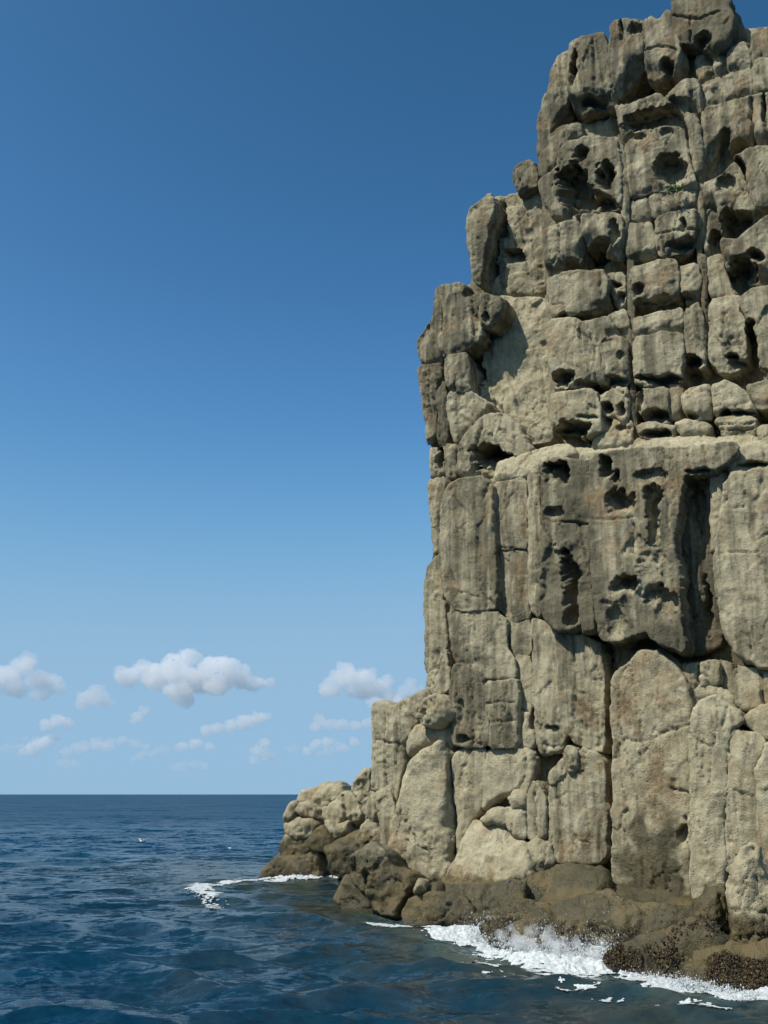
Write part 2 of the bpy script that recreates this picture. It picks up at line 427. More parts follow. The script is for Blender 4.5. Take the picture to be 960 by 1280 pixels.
    def ell(cx, cy, rx, ry, ang=0.):
        c0, cX, cY = st([(cx, cy), (cx+1, cy), (cx, cy+1)]); J = np.stack([cX-c0, cY-c0], 1)
        u = (G2-c0)@np.linalg.inv(J).T
        u = u+np.stack([wx_, wy_], 1)*(.38*math.sqrt(rx*ry)+1.)
        ca, sa = math.cos(R(ang)), math.sin(R(ang)); a = u[:, 0]*ca+u[:, 1]*sa; bb = -u[:, 0]*sa+u[:, 1]*ca
        return np.sqrt((a/rx)**2+(bb/ry)**2)+wob, bb/ry
    for pt in pits:
        if pt[2]*pt[3] < 36: continue
        cx, cy, rx, ry, dep = pt[:5]; e, v = ell(cx, cy, rx, ry, pt[5] if len(pt) > 5 else 0)
        f = np.clip(1-e*e, 0, 1)**.62; f = f*(1-.45*sstep(-.5, 1., v))       # the hollow's roof is cut deeper than its floor
        Hh -= 1.75*dep*f; er = np.maximum(er, f); shear = np.maximum(shear, .55*dep*f)
    for ck in cracks:
        pl = st(poly_of(ck[0])); w_, dep = ck[1], ck[2]; dm = np.full(len(G2), 9.)
        jit = G2+.05*np.stack([fbm(W*4+2, 2), fbm(W*4+8, 2)], 1)
        for a, e in zip(pl[:-1], pl[1:]):
            ab = e-a; tt = np.clip(((jit-a)@ab)/(ab@ab), 0, 1); dm = np.minimum(dm, np.linalg.norm(jit-a-np.outer(tt, ab), axis=1))
        Hh -= dep*sstep(w_, w_*.25, dm)
    stn = np.zeros(len(G2)); wt = np.zeros(len(G2))
    for e_ in stains: stn = np.maximum(stn, sstep(1.15, .6, ell(*e_)[0]))
    for e_ in wets: wt = np.maximum(wt, sstep(1.15, .6, ell(*e_)[0]))
    V = W+np.outer(Hh, n)+np.outer(shear, t)
    nf = len(V)
    # boundary loop edges -> sides
    e = np.concatenate([q[:, [0, 1]], q[:, [1, 2]], q[:, [2, 3]], q[:, [3, 0]]])
    ks = np.sort(e, 1); key_ = ks[:, 0].astype(np.int64)*nf+ks[:, 1]
    _, inv, cn = np.unique(key_, return_inverse=True, return_counts=True); be = e[cn[inv] == 1]
    bv = np.unique(be.ravel()); bm = -np.ones(nf, int); bm[bv] = np.arange(len(bv))
    base = V[bv]; gin = np.stack([gxx.ravel(), gyy.ravel()], 1)[ui][bv]; gin /= np.linalg.norm(gin, axis=1)[:, None]+1e-6
    inward = np.outer(gin[:, 0], s)+np.outer(gin[:, 1], t)
    rings = list(T*np.linspace(0, 1, max(6, int(min(T, 2.2)/.13))+1)[1:]**1.25) if h < .1 else [T*.1, T*.3, T*.6, T]
    Vs = [V]; prev = np.arange(nf)[bv]; Fs = [q]; patt = [np.clip(pat-.22*er, 0, 1)]; tot = nf
    at_st = [stn]; at_wt = [wt]
    for k_, rg in enumerate(rings):
        p_ = base-n*rg
        w_ = .10*fbm(p_*1.5, 3)+.04*fbm(p_*5, 2)-.03*np.abs(fbm(p_*3.1+8, 2))
        ins_ = (taper*rg/T + w_*min(1, rg/.1))
        if closed: ins_ = ins_ + inr*.85*(1-math.sqrt(max(0, 1-(max(0, rg/T-.35)/.65)**2)))
        p_ = p_+inward*ins_[:, None] if hasattr(ins_, '__len__') else p_+inward*ins_
        cur = tot+np.arange(len(bv)); tot += len(bv); Vs.append(p_)
        a, bq = bm[be[:, 0]], bm[be[:, 1]]
        Fs.append(np.stack([prev[bq], prev[a], cur[a], cur[bq]], 1)); prev = cur
        patt.append(np.full(len(bv), pat)); at_st.append(stn[bv]); at_wt.append(wt[bv])
    if closed:
        cen = Vs[-1].mean(0); Vs.append(cen[None]); patt.append([pat]); at_st.append([0]); at_wt.append([0])
        a, bq = bm[be[:, 0]], bm[be[:, 1]]
        Fs.append(np.stack([prev[bq], prev[a], np.full(len(be), tot)], 1)); tot += 1
    V = np.concatenate(Vs)
    # weld away zero-size quads is left to validate(); keep orientation outward
    o_ = link_mesh(name, V, Fs, M_ROCK, parent, attrs={'patina': np.concatenate(patt), 'tone': np.full(len(V), tone), 'stain': np.concatenate(at_st), 'wet': np.concatenate(at_wt), 'tide': np.full(len(V), tide)})
    if label: o_['label'] = label
    if key: SURF[key] = (V[:nf], n, er)
    return o_

# ------------------------------------------------------------------ the cliff: cores
cliff = tag(empty('cliff', (5, 26, 0)), 'tall blocky tan sandstone cliff rising out of the sea', 'cliff', kind='structure')
cliff.location = (0, 0, 0)
def core(name, poly, o, T=7., **kw):
    return rock(name, poly, cliff, o=o, T=T, h=.12, r=.3, b=0, honey=.5, pat=kw.pop('pat', .55), **kw)
upper = core('upper_face', '681,330 678,240 684,130 716,75 760,60 800,40 842,42 860,10 905,5 925,40 1010,25 1090,30 1100,330 1100,590 900,580 700,588 688,540', -1.4, pits=[(806,106,40,24,.8),(735,322,30,14,.5),(735,140,30,12,.4),(925,300,26,14,.5)], label='upper cliff face of stacked eroded blocks')
pillar = core('seaward_pillar', '592,268 616,255 655,250 690,262 692,575 620,592 548,598 545,560 540,480 531,440 550,375 580,362 592,350', -2.05, label='stepped seaward edge of the upper cliff')
lower = core('lower_face', '545,606 620,600 690,580 920,566 1100,550 1110,1180 940,1150 760,1110 570,1095 566,935 545,860 538,750 541,690', -.6, T=8, pits=[(760,945,6,150,1.0),(648,850,6,90,.5),(898,750,6,70,.7)], tide=.7, label='lower cliff face of tall upright columns')
shoulder = core('shoulder', '472,895 530,875 562,880 640,930 664,960 660,1095 560,1100 490,1085 474,1010', -.55, T=5, pits=[(564,1005,7,85,1.1),(657,1015,6,36,.8)], label='low pale shoulder at the foot of the cliff')

U, L, S, P_ = upper, lower, shoulder, pillar
def ub(name, poly, o=-.9, **kw):
    kw.setdefault('under', .13); kw.setdefault('T', .8); kw.setdefault('rough', .68); kw.setdefault('facet', .55); kw['honey'] = kw.get('honey', .15)*.45; o = -.72+(o+.72)*.72
    return rock(name, poly, U, o=o, **kw)
# --- summit and top row
ub('summit_block', '840,3 843,-14 906,-16 913,13 918,24 905,56 893,61 873,50 847,50 841,36', -.45, r=.3, pat=.75, pits=[(880,46,14,7,.3)], cracks=[('842,18 872,24 900,14',.05,.12),('864,20 862,50',.04,.1)], label='dark summit block overhanging the top row')
ub('rock_slab', '914,14 924,20 931,46 930,55 906,58 905,50 915,26', -1.2, pat=.85, yaw=5)
ub('rock_column', '711,64 713,52 737,43 752,41 758,50 759,80 766,113 767,128 750,126 737,129 727,134 713,129 708,113 712,83', -.55, under=.42, r=.25, pat=.6, streak=1.2, pits=[(717,84,4.5,20,.5,6),(741,125,16,6,.35)], cracks=[('742,50 744,120',.05,.08)])
ub('rock_column', '710,62 700,67 688,90 685,113 677,123 673,150 671,180 673,214 680,221 686,208 685,162 698,144 707,131 711,113', -.85, r=.35, pat=.55, streak=1.)
ub('rock_column', '761,52 765,30 775,23 803,25 805,43 807,70 795,79 782,98 769,117 763,95 760,70', -.5, under=.42, r=.22, pat=.55, streak=1., pits=[(794,36,9,8,.2),(777,36,3,12,.2)], label='pitted column top left of the summit')
ub('rock_block', '806,25 813,20 822,25 832,13 839,15 840,37 846,51 850,67 848,97 837,88 820,94 808,90 807,67', -.45, under=.42, r=.22, pat=.5, pits=[(833,82,9,9,.3)], cracks=[('806,64 822,58 846,62',.04,.14)])
ub('rock_ledge', '768,132 787,131 807,122 820,117 830,123 847,107 857,98 870,100 875,133 860,138 853,147 827,153 800,160 783,173 777,175 772,147', -.7, under=.42, r=.2, pat=.5, pits=[(818,149,40,13,.55,-12),(850,132,14,14,.2)], label='jutting lip under the dark upper hollow')
ub('rock_block', '870,78 873,62 892,63 892,92 877,103 873,97', -1.25, pat=.6, r=.15)
ub('rock_block', '892,68 903,57 909,59 909,88 893,92', -1., r=.14, pat=.5)
ub('rock_block', '910,60 930,53 937,63 937,83 927,90 918,85 911,88', -.85, r=.2, pat=.55, pits=[(928,86,7,4,.25)])
ub('rock_block', '938,57 940,43 960,36 1005,28 1005,72 955,75 940,81', -.9, r=.2, pat=.7, streak=1.)
ub('rock_block', '878,105 900,97 903,127 879,133', -1., r=.1, pat=.5, edge=.03)
ub('rock_block', '903,97 917,91 922,123 905,129', -.95, r=.1, pat=.45, edge=.03)
ub('rock_block', '918,91 938,86 942,117 923,123', -.9, r=.12, pat=.5, edge=.03, stains=[(928,104,10,14)])
ub('rock_block', '940,87 947,74 1005,70 1005,114 943,117', -.8, r=.15, pat=.6, streak=1.)
ub('rock_block', '880,134 903,130 937,120 957,117 1005,115 1005,178 940,180 917,187 907,175 897,187 885,200 880,213 878,167', -.75, under=.42, r=.22, pat=.5, streak=1., pits=[(925,182,14,8,.45),(902,182,8,22,.4,20),(955,135,3,24,.3)], cracks=[('938,122 941,175',.05,.2)], label='wide fluted block near the right edge, high up')
ub('rock_pillar', '857,140 867,143 876,167 878,217 871,223 864,188 860,157', -.6, r=.16, pat=.45, streak=1.2)
# --- second row
ub('rock_block', '687,170 700,157 723,153 727,167 712,173 700,187 693,207 685,207 683,187', -.75, r=.3, pat=.5, honey=.6)
ub('rock_block', '698,190 708,176 730,170 769,173 774,200 777,230 777,257 753,263 723,267 690,267 679,254 673,227 683,217 697,207', -.35, r=.3, pat=.6, honey=.9,
   pits=[(728,193,9,11,.4),(716,236,22,32,.75,-8),(757,218,11,22,.5),(740,252,30,14,.6),(716,178,4,4,.15)], label='block riddled with deep dark hollows')
ub('rock_fin', '769,173 774,172 781,205 786,250 783,300 779,300 778,250 773,200', -.55, r=.08, pat=.5, edge=.02)
ub('rock_block', '782,180 793,167 827,158 853,160 858,180 862,207 869,227 869,235 840,237 813,238 787,247 785,217', -.5, r=.3, pat=.45, honey=.7, pits=[(838,211,19,22,.45),(795,172,12,6,.15),(835,165,10,8,.12)], label='large block with a round hollow above the green plant')
ub('rock_block', '918,193 940,183 1005,180 1005,255 947,257 933,230 923,203', -.25, r=.3, pat=.5, pits=[(926,215,6,22,.4,-20),(938,212,5,4,.2)])
ub('rock_block', '878,230 903,220 920,203 932,233 940,253 957,263 940,283 920,290 901,284 897,253 880,257', -.55, under=.42, r=.25, pat=.5, honey=.9, pits=[(920,277,24,14,.6,-10),(908,230,12,14,.2)])
ub('rock_block', '780,254 812,246 813,273 800,280 780,283', -.75, r=.15, pat=.35, tone=1.05)
ub('rock_block', '813,244 869,238 869,260 847,263 815,271', -.65, r=.18, pat=.4, tone=1.05)
ub('rock_strip', '872,226 879,232 880,256 878,290 872,318 870,290 871,250', -.85, r=.08, pat=.4, edge=.02, stains=[(875,245,5,14)])
# --- third row
ub('rock_block', '680,286 700,277 725,278 727,305 722,325 708,332 702,335 684,345 680,315', -.4, under=.42, r=.15, pat=.6, pits=[(712,330,10,7,.3)], cracks=[('698,280 700,335',.04,.1)])
ub('rock_block', '726,268 750,267 765,265 776,270 777,305 772,319 756,310 741,302 728,305', -.3, under=.42, r=.25, pat=.5, pits=[(745,304,17,8,.4),(768,290,7,16,.25)])
ub('rock_block', '781,283 815,277 819,316 800,320 785,325', -.6, r=.18, pat=.35, honey=.6, tone=1.05)
ub('rock_block', '819,273 847,264 869,262 869,288 862,305 845,315 821,316', -.5, r=.2, pat=.4, pits=[(850,305,18,9,.35,-15),(853,280,4,12,.2)], cracks=[('820,293 868,285',.035,.1)])
ub('rock_block', '901,297 920,300 933,288 960,268 1005,256 1005,350 950,350 930,345 918,335 905,325', -.15, under=.42, r=.3, pat=.5, honey=.7, pits=[(925,335,22,14,.6,10),(945,320,12,10,.35)], label='knobbly outcropping block at the right edge')
ub('rock_block', '884,324 900,318 907,343 917,376 893,377 885,363', -.75, r=.2, pat=.35)
ub('rock_block', '881,262 897,258 899,290 897,310 882,318 879,290', -1., r=.12, pat=.5, pits=[(893,305,8,14,.4)])
# --- fourth row
ub('rock_block', '681,350 707,340 753,337 757,353 755,377 730,393 707,397 690,397 687,373', -.3, r=.22, pat=.5, pits=[(725,396,34,6,.3,-6)], cracks=[('690,380 705,381',.03,.08)], label='smooth block with a shadowed underside')
ub('rock_knob', '759,343 779,341 782,379 770,383 758,357', -.75, r=.2, pat=.4, honey=.9, pits=[(768,356,12,4,.2),(776,372,6,8,.2)])
ub('rock_block', '789,336 813,327 846,324 848,369 827,375 807,377 792,377 788,357', -.5, r=.2, pat=.38, tone=1.05, pits=[(797,362,8,10,.25),(818,376,28,5,.3,-5)])
ub('rock_block', '849,333 869,330 876,347 873,369 853,373', -.6, r=.2, pat=.4, pits=[(860,371,10,5,.25)])
# --- fifth row
ub('rock_block', '685,400 717,397 730,403 759,395 767,413 750,423 748,447 757,472 733,477 720,483 694,483 690,467 686,430', -.25, r=.18, pat=.38, pits=[(702,473,17,11,.5),(738,480,18,5,.35)], cracks=[('726,405 728,460 730,478',.03,.07)], tone=1.03)
ub('rock_block', '751,427 770,420 784,427 784,477 764,479 754,470 749,450', -.3, r=.28, pat=.3, tone=1.06, pits=[(769,476,18,6,.3),(776,445,6,6,.12)])
ub('rock_slab', '760,396 782,386 785,418 768,414', -.6, r=.12, pat=.35)
ub('rock_block', '793,424 827,415 852,417 854,447 848,460 852,472 827,477 807,480 793,477', -.35, r=.25, pat=.22, tone=1.08, pits=[(822,475,26,7,.4),(818,442,5,6,.18),(836,440,10,2.5,.08)], label='pale bulging block right of the long seam')
ub('rock_slab', '793,398 827,390 852,384 854,413 827,413 793,422', -.55, r=.15, pat=.22, tone=1.08, honey=.6, pits=[(804,408,7,4,.2)])
ub('rock_block', '857,388 870,378 877,387 879,453 873,457 853,451 857,420', -.5, r=.2, pat=.35, pits=[(864,452,13,10,.5)])
ub('rock_block', '888,374 920,370 927,387 933,452 917,463 900,463 887,447', -.45, r=.25, pat=.28, tone=1.05, honey=.6, pits=[(916,446,8,5,.3),(922,455,14,8,.3),(908,384,8,3,.12)])
ub('rock_block', '926,373 940,360 1005,350 1005,470 950,473 946,413 931,390', -.05, r=.25, pat=.5, pits=[(938,430,9,38,.75,-6),(945,465,12,10,.4)], label='protruding block with a tall dark hollow at the right edge')
ub('rock_vein', '873,318 881,320 882,365 884,420 881,454 878,452 880,400 877,350', -.7, r=.06, pat=.7, edge=.015, stains=[(879,385,5,60)], streak=1.5, h=.03)
ub('rock_vein', '785,260 789,258 791,380 793,480 795,555 787,555 787,480 786,380', -.72, r=.05, pat=.75, edge=.015, streak=1.8, h=.03, stains=[(790,480,5,70)], label='thin dark upright seam splitting the upper face')
# --- sixth row
ub('rock_block', '688,494 713,488 743,488 749,513 750,536 730,543 707,540 690,537', -.2, r=.18, pat=.4, pits=[(714,538,27,10,.55),(735,522,14,3,.12)], tone=1.04)
ub('rock_knob', '748,497 767,486 783,486 786,507 780,530 767,520 751,517', -.4, r=.3, pat=.25, tone=1.08, pits=[(758,508,8,7,.35),(776,512,6,11,.3)])
ub('rock_block', '796,488 833,484 834,526 813,527 800,513 795,510', -.5, r=.25, pat=.35, pits=[(820,520,16,8,.45),(800,500,6,14,.25)])
ub('rock_slab', '837,483 852,481 852,519 837,521', -.7, r=.08, pat=.6, edge=.02)
ub('rock_knob', '851,493 867,482 886,481 888,519 870,523 854,513', -.35, r=.4, pat=.2, tone=1.1, pits=[(862,520,10,5,.25)])
ub('rock_block', '890,482 907,475 930,488 944,512 930,520 907,518 893,517', -.3, r=.3, pat=.25, tone=1.06, honey=.6, pits=[(906,516,8,5,.35),(928,516,16,4,.25)])
ub('rock_block', '932,483 960,474 1005,470 1005,510 947,509', -.15, r=.3, pat=.35)
ub('rock_block', '752,518 768,522 780,531 789,528 791,558 757,564 738,560 748,541', -.55, r=.25, pat=.2, tone=1.08, honey=.9, pits=[(761,528,7,12,.22),(778,538,6,7,.12)])
ub('rock_block', '797,534 813,528 843,534 840,547 800,547', -.5, r=.2, pat=.3, pits=[(820,542,20,5,.35)])
ub('rock_block', '844,530 857,524 880,528 888,533 887,543 853,547', -.5, r=.22, pat=.25, honey=.7, tone=1.05)
ub('rock_slab', '893,523 943,522 943,543 903,544', -.4, r=.1, pat=.3, cracks=[('893,530 943,529',.03,.1),('896,537 943,536',.03,.1)])
ub('rock_block', '946,533 1005,525 1005,555 950,553', -.1, r=.25, pat=.4)
ub('rock_ledge', '713,558 740,560 790,557 797,548 845,546 890,545 945,545 950,556 1005,556 1005,572 900,573 850,566 785,566 738,574 716,570', -.35, pitch=28, r=.25, pat=.12, tone=1.08, honey=.8, label='pale crumbly ledge between the upper and lower face')

# --- seaward pillar and recessed panel
def pb(name, poly, o=-.9, **kw):
    kw.setdefault('under', .10); kw.setdefault('rough', .8); kw.setdefault('facet', .7); kw['honey'] = kw.get('honey', .15)*.5
    return rock(name, poly, P_, o=o, **kw)
pb('rock_flake', '588,260 612,241 617,249 615,267 608,290 605,313 601,330 599,354 591,350 587,317 583,288 585,272', -.9, r=.2, pat=.55, edge=.05, label='leaf shaped flake standing against the sky')
pb('rock_panel', '612,246 631,247 647,241 660,231 672,231 679,249 681,371 603,371 601,345 608,310 612,275', -1.75, r=.2, pat=.35, honey=1., pits=[(632,285,6,18,.35),(616,320,9,40,.35,6),(645,322,14,9,.35),(665,318,6,5,.3),(630,262,5,8,.2)], mid=1.5, label='hollowed tan panel right of the leaf shaped flake')
pb('rock_knob', '640,221 643,209 660,199 668,205 672,219 671,231 660,234 649,243 645,235', -1.3, r=.3, pat=.65, honey=.8, T=.9, label='small knob standing on the stepped ridge')
pb('rock_pillar', '553,356 579,354 582,371 593,367 600,385 600,421 581,436 556,444', -.7, r=.16, pat=.55, streak=1.2, pits=[(586,364,6,8,.45),(574,382,4,5,.2)], cracks=[('590,368 592,420',.04,.12)])
pb('rock_pillar', '545,363 553,356 555,444 549,441 542,390', -.9, r=.14, pat=.5, streak=1.4, edge=.04)
pb('rock_block', '522,424 530,414 541,399 544,384 553,440 549,451 527,456 523,440', -1.1, r=.2, pat=.5, streak=1.2, pits=[(538,434,4,4,.2)])
pb('rock_block', '522,459 549,453 550,472 544,490 543,549 533,554 530,517 527,492 522,472', -1., r=.18, pat=.55, streak=1.4, cracks=[('536,462 538,520',.03,.15)])
pb('rock_block', '557,446 580,441 585,456 585,487 561,488 557,476', -.75, r=.1, pat=.4, tone=1.03, edge=.03)
pb('rock_pillar', '545,490 555,477 560,527 557,554 547,556 545,517', -1.05, r=.12, pat=.65, streak=1.4)
pb('rock_block', '560,490 586,489 609,504 601,517 585,537 573,549 568,552 560,522', -.85, r=.12, pat=.32, tone=1.03)
pb('rock_panel', '603,372 678,372 686,380 689,460 689,525 672,531 655,546 640,532 620,512 586,492 586,470 606,440 604,400', -1.55, r=.15, pat=.12, tone=1.06, honey=.7, mid=1.6, pits=[(650,424,4,3,.12),(671,500,6,3,.12),(660,446,8,3,.1),(596,456,9,30,.7,-8)], label='smooth pale recessed panel in the upper cliff')
pb('rock_knob', '599,368 624,370 626,391 617,402 610,406 600,402', -.55, r=.25, pat=.6, honey=.9, T=1.8, pits=[(607,396,6,7,.2)], label='overhanging knob casting a pointed shadow')
pb('arch_rock', '569,594 572,556 592,531 608,517 628,517 647,531 656,550 663,564 645,578 630,592', -.6, r=.4, pat=.35, pits=[(613,573,24,19,1.1),(630,585,8,8,.2)], label='rounded rock with a small dark cave in it')
pb('rock_block', '658,546 663,532 679,519 687,529 689,550 661,555', -.9, r=.15, pat=.4, honey=.8)
pb('rock_block', '537,561 555,559 557,595 539,599', -.95, r=.2, pat=.5, honey=.8, pits=[(550,575,5,16,.4)])
pb('rock_pillar', '557,557 569,556 569,595 559,598', -.8, r=.12, pat=.4)
pb('rock_ledge', '622,578 642,572 665,563 690,556 714,556 720,564 676,578 660,590 640,594 617,600', -.45, pitch=25, r=.22, pat=.12, tone=1.08, honey=.7)

# --- lower face
def lb(name, poly, o=0., **kw):
    kw.setdefault('tide', .75); kw.setdefault('rough', .62); kw.setdefault('facet', .45)
    return rock(name, poly, L, o=o, **kw)
lb('rock_column', '557,607 576,598 601,596 613,604 615,654 618,710 618,759 604,763 572,762 558,748 551,716 549,685 551,638', .05, r=.28, pat=.55, streak=.8, cracks=[('556,690 574,740 600,746',.03,.05)], pits=[(593,660,3,10,.15),(557,716,4,6,.15)], label='broad smooth column at the left edge of the lower face')
lb('rock_column', '535,601 556,598 551,638 549,685 541,691 540,666 537,632', -.4, r=.18, pat=.35, streak=1.)
lb('rock_column', '533,707 541,698 549,694 556,748 558,804 551,835 535,841 532,826 530,754', -.35, r=.22, pat=.4, streak=1., honey=.6, pits=[(538,740,3,8,.15)])
lb('rock_block', '535,842 551,836 546,829 557,811 562,858 548,868 534,863', -.3, r=.14, pat=.25, tone=1.06)
lb('rock_block', '560,764 619,764 630,777 633,807 642,826 642,847 616,850 601,843 582,837 565,822 562,791', .0, r=.25, pat=.5, pits=[(598,803,8,4,.25),(607,767,3,3,.15)], streak=.8, cracks=[('592,766 594,800',.03,.06)])
lb('rock_column', '566,832 576,831 600,846 604,872 610,910 609,931 576,934 566,929 562,872', .1, r=.18, pat=.55, streak=1.3, honey=.6, pits=[(578,925,10,7,.2),(577,890,4,16,.12)], cracks=[('589,850 592,930',.03,.1)])
lb('rock_column', '605,855 642,849 645,872 645,932 613,934 610,904 605,872', .1, r=.15, pat=.55, pits=[(600,880,2,16,.15)], cracks=[('606,880 644,877',.03,.06),('608,903 645,900',.03,.05)])
lb('rock_column', '616,612 622,604 651,599 656,604 660,685 626,685 619,679 617,638', -.2, r=.16, pat=.55, stains=[(652,650,9,32)], cracks=[('625,683 660,689',.03,.1)])
lb('rock_column', '620,688 660,690 660,735 662,771 644,778 632,766 621,759', -.25, r=.16, pat=.5, pits=[(633,708,6,5,.25),(637,740,7,2.5,.12)], stains=[(651,720,9,34)])
lb('rock_column', '633,773 644,780 662,776 664,819 644,819 635,807', -.25, r=.14, pat=.4)
lb('rock_column', '645,821 664,820 665,891 649,886 646,848', -.2, r=.12, pat=.4, pits=[(662,852,3,4,.3)])
lb('rock_block', '649,888 661,893 660,912 666,916 666,933 650,935', -.1, r=.15, pat=.2, tone=1.05)
lb('rock_column', '662,590 672,583 675,640 676,700 674,770 663,762 661,700 661,640', -.1, r=.14, pat=.35, streak=1.2)
lb('rock_block', '676,583 690,572 712,573 736,577 736,673 736,713 742,786 727,790 720,787 697,787 681,773 675,760 677,720 677,670', .42, r=.2, pat=.78, honey=.15, T=1.9,
   pits=[(699,591,17,15,.55),(692,642,14,9,.16),(690,702,5,5,.25),(714,744,12,52,.42,-4),(690,720,14,40,.10)], cracks=[('680,650 735,655',.04,.12),('724,655 732,700',.04,.12)], label='dark pitted block hanging over the lower columns')
lb('rock_block', '738,577 747,567 787,562 847,560 918,553 922,560 907,577 887,590 853,593 847,633 840,673 847,713 850,773 853,813 827,807 807,787 773,800 760,800 750,797 743,740 738,707', .58, r=.2, pat=.64, honey=.15, T=2.1, edge=.07,
   pits=[(757,583,9,15,.5),(771,598,6,12,.35),(776,628,22,15,.3),(817,642,10,40,.36,-3),(811,596,20,14,.14),(780,731,21,12,.38),(828,756,16,28,.26,-25),(770,778,12,24,.14),(812,720,16,34,.10),(876,590,18,4,.2),(800,690,20,20,.08)],
   cracks=[('792,655 790,690 806,720',.04,.08),('740,650 790,648',.03,.06)], label='big overhanging block full of slots and hollows')
lb('rock_face', '853,594 887,594 888,640 890,690 897,740 902,807 873,817 853,815 849,747 841,673 853,627', -.25, r=.15, pat=.8, tone=.9, T=1.6, streak=1., pits=[(872,640,8,34,.3),(885,760,4,36,.3)], label='dark side of the big overhanging block')  # side turned from the sun; part of its shade is put into the colour
lb('rock_strip', '889,586 905,591 908,615 894,687 891,687', .15, r=.12, pat=.35, edge=.04)
lb('rock_slab', '908,592 960,585 1015,580 1015,830 950,832 925,820 905,797 897,740 894,690', .45, r=.3, pat=.35, T=1.8, honey=.2, cracks=[('900,690 960,692 1000,690',.025,.05)], tone=1.02, label='smooth broad slab at the right edge of the lower face')
lb('rock_block', '917,561 960,546 1015,540 1015,580 960,583 910,588', .25, r=.22, pat=.22, pits=[(942,582,24,4,.25)], tone=1.05)
lb('rock_column', '665,774 680,778 696,790 726,796 751,805 753,891 754,937 732,934 719,927 709,914 699,937 673,944 668,891', .0, r=.2, pat=.38, streak=1.3, stains=[(738,885,18,26),(704,920,6,14)], pits=[(690,912,9,5,.15),(680,855,4,5,.12)], cracks=[('716,800 720,850 716,900',.03,.07),('694,800 696,900',.03,.05)], label='fluted column under the dark pitted block')
lb('rock_slab', '727,936 745,944 755,954 755,1016 754,1077 693,1078 688,1055 686,990 703,970', .15, r=.16, pat=.35, stains=[(729,955,5,22),(750,955,9,12),(710,1065,24,22),(738,1050,14,20)], cracks=[('690,1000 710,990',.02,.05)], tide=1.2)
lb('rock_knob', '709,931 719,937 719,960 709,963 704,944', .3, r=.2, pat=.35)
lb('rock_knob', '686,970 703,947 708,967 690,980', .2, r=.2, pat=.25)
lb('rock_column', '764,855 770,842 801,814 821,814 837,826 850,842 857,858 863,881 862,898 868,990 863,1055 860,1088 863,1142 824,1130 781,1122 766,1110 767,1023 766,924', .35, r=.28, pat=.22, tone=1.02, honey=.3, T=1.8, tide=.75,
   stains=[(785,880,14,28,-25),(800,915,8,16),(822,960,22,40),(812,1010,18,40),(770,935,5,14)], wets=[(815,1092,50,58),(802,1050,16,36),(836,1045,14,34),(820,1120,44,26)], cracks=[('764,920 800,928 862,905',.03,.05),('840,985 862,990',.03,.1),('856,1020 862,1052',.04,.12)], pits=[(853,1045,7,12,.2)], label='broad pale column streaked with brown seep stains')
lb('rock_block', '851,832 870,829 895,827 897,855 858,858', .15, r=.22, pat=.3, cracks=[('872,832 872,856',.05,.15)])
lb('rock_block', '860,859 897,859 916,872 915,880 896,872 873,877 867,880', .1, r=.15, pat=.3)
lb('rock_strip', '899,826 915,832 917,870 900,856', -.15, r=.12, pat=.45)
lb('rock_block', '918,833 955,839 1015,845 1015,882 940,890 921,884', .25, r=.25, pat=.3, cracks=[('950,842 956,884',.05,.15)])
lb('rock_column', '863,901 873,878 893,872 922,891 926,901 913,911 906,957 904,1082 900,1120 870,1134 863,1114 865,990', .95, r=.35, pat=.15, tone=1.06, T=2., honey=.2, streak=.8, label='pale rounded column at the lower right', tide=.55)
lb('rock_column', '914,911 946,918 955,927 942,963 949,1009 949,1088 919,1092 905,1085 908,957', .9, r=.25, pat=.2, tone=1.04, honey=.2, T=2., pits=[(906,965,3,14,.3)], tide=.55)
lb('rock_block', '927,899 946,885 1005,870 1005,925 949,921', .8, r=.4, pat=.15, tone=1.06, T=1.8)
lb('rock_column', '943,970 960,927 1010,920 1010,1110 950,1100 949,1009', 1.1, r=.35, pat=.2, tone=1.04, T=2., pits=[(949,1004,3,10,.25)], tide=.5)

# --- the wall goes on beyond the right edge of the picture
for po, oo in (('1018,582 1092,572 1096,828 1020,832', .3), ('1018,838 1094,836 1096,1140 1014,1130', .6)): lb('rock_slab', po, oo, r=.3, pat=.35, T=1.6, h=.05)
for po, oo in (('1010,32 1086,27 1090,150 1010,152', -.8), ('1010,156 1090,154 1092,326 1010,330', -.4), ('1010,336 1092,332 1096,566 1012,570', -.5)): ub('rock_block', po, oo, r=.3, pat=.45, h=.05)
# --- the shoulder
def sb(name, poly, o=0., **kw):
    kw.setdefault('rs', .75); kw.setdefault('facet', .3); kw.setdefault('rough', .6)
    kw.setdefault('tide', .9); return rock(name, poly, S, o=o, **kw)
sb('rock_tower', '464,886 468,878 481,879 494,883 510,872 529,864 536,875 521,902 505,929 504,954 497,986 489,1022 475,1022 471,989 464,986 466,921', -.15, r=.4, pat=.35, streak=1., T=2.2, cracks=[('480,890 484,1000',.04,.08),('470,925 500,930',.03,.06)], label='leftmost fluted tower of the shoulder')
sb('rock_block', '505,932 521,905 537,910 562,900 564,930 559,940 548,927 529,936 508,948', -.15, r=.3, pat=.2, tone=1.05, T=1.8)
sb('rock_block', '505,954 529,937 548,927 555,943 555,975 557,1030 559,1084 550,1106 521,1104 494,1082 483,1078 486,1040 497,1002 502,970', .3, r=.4, pat=.22, tone=1.05, honey=.2, T=2., mid=1.4, tide=.8, label='big rounded block beside the deep dark cleft')
sb('rock_slab', '565,948 575,936 605,936 607,948 603,975 600,1013 586,1030 573,1062 570,1073 569,1030 567,975', .0, r=.22, pat=.15, tone=1.06, honey=.2, streak=.8)
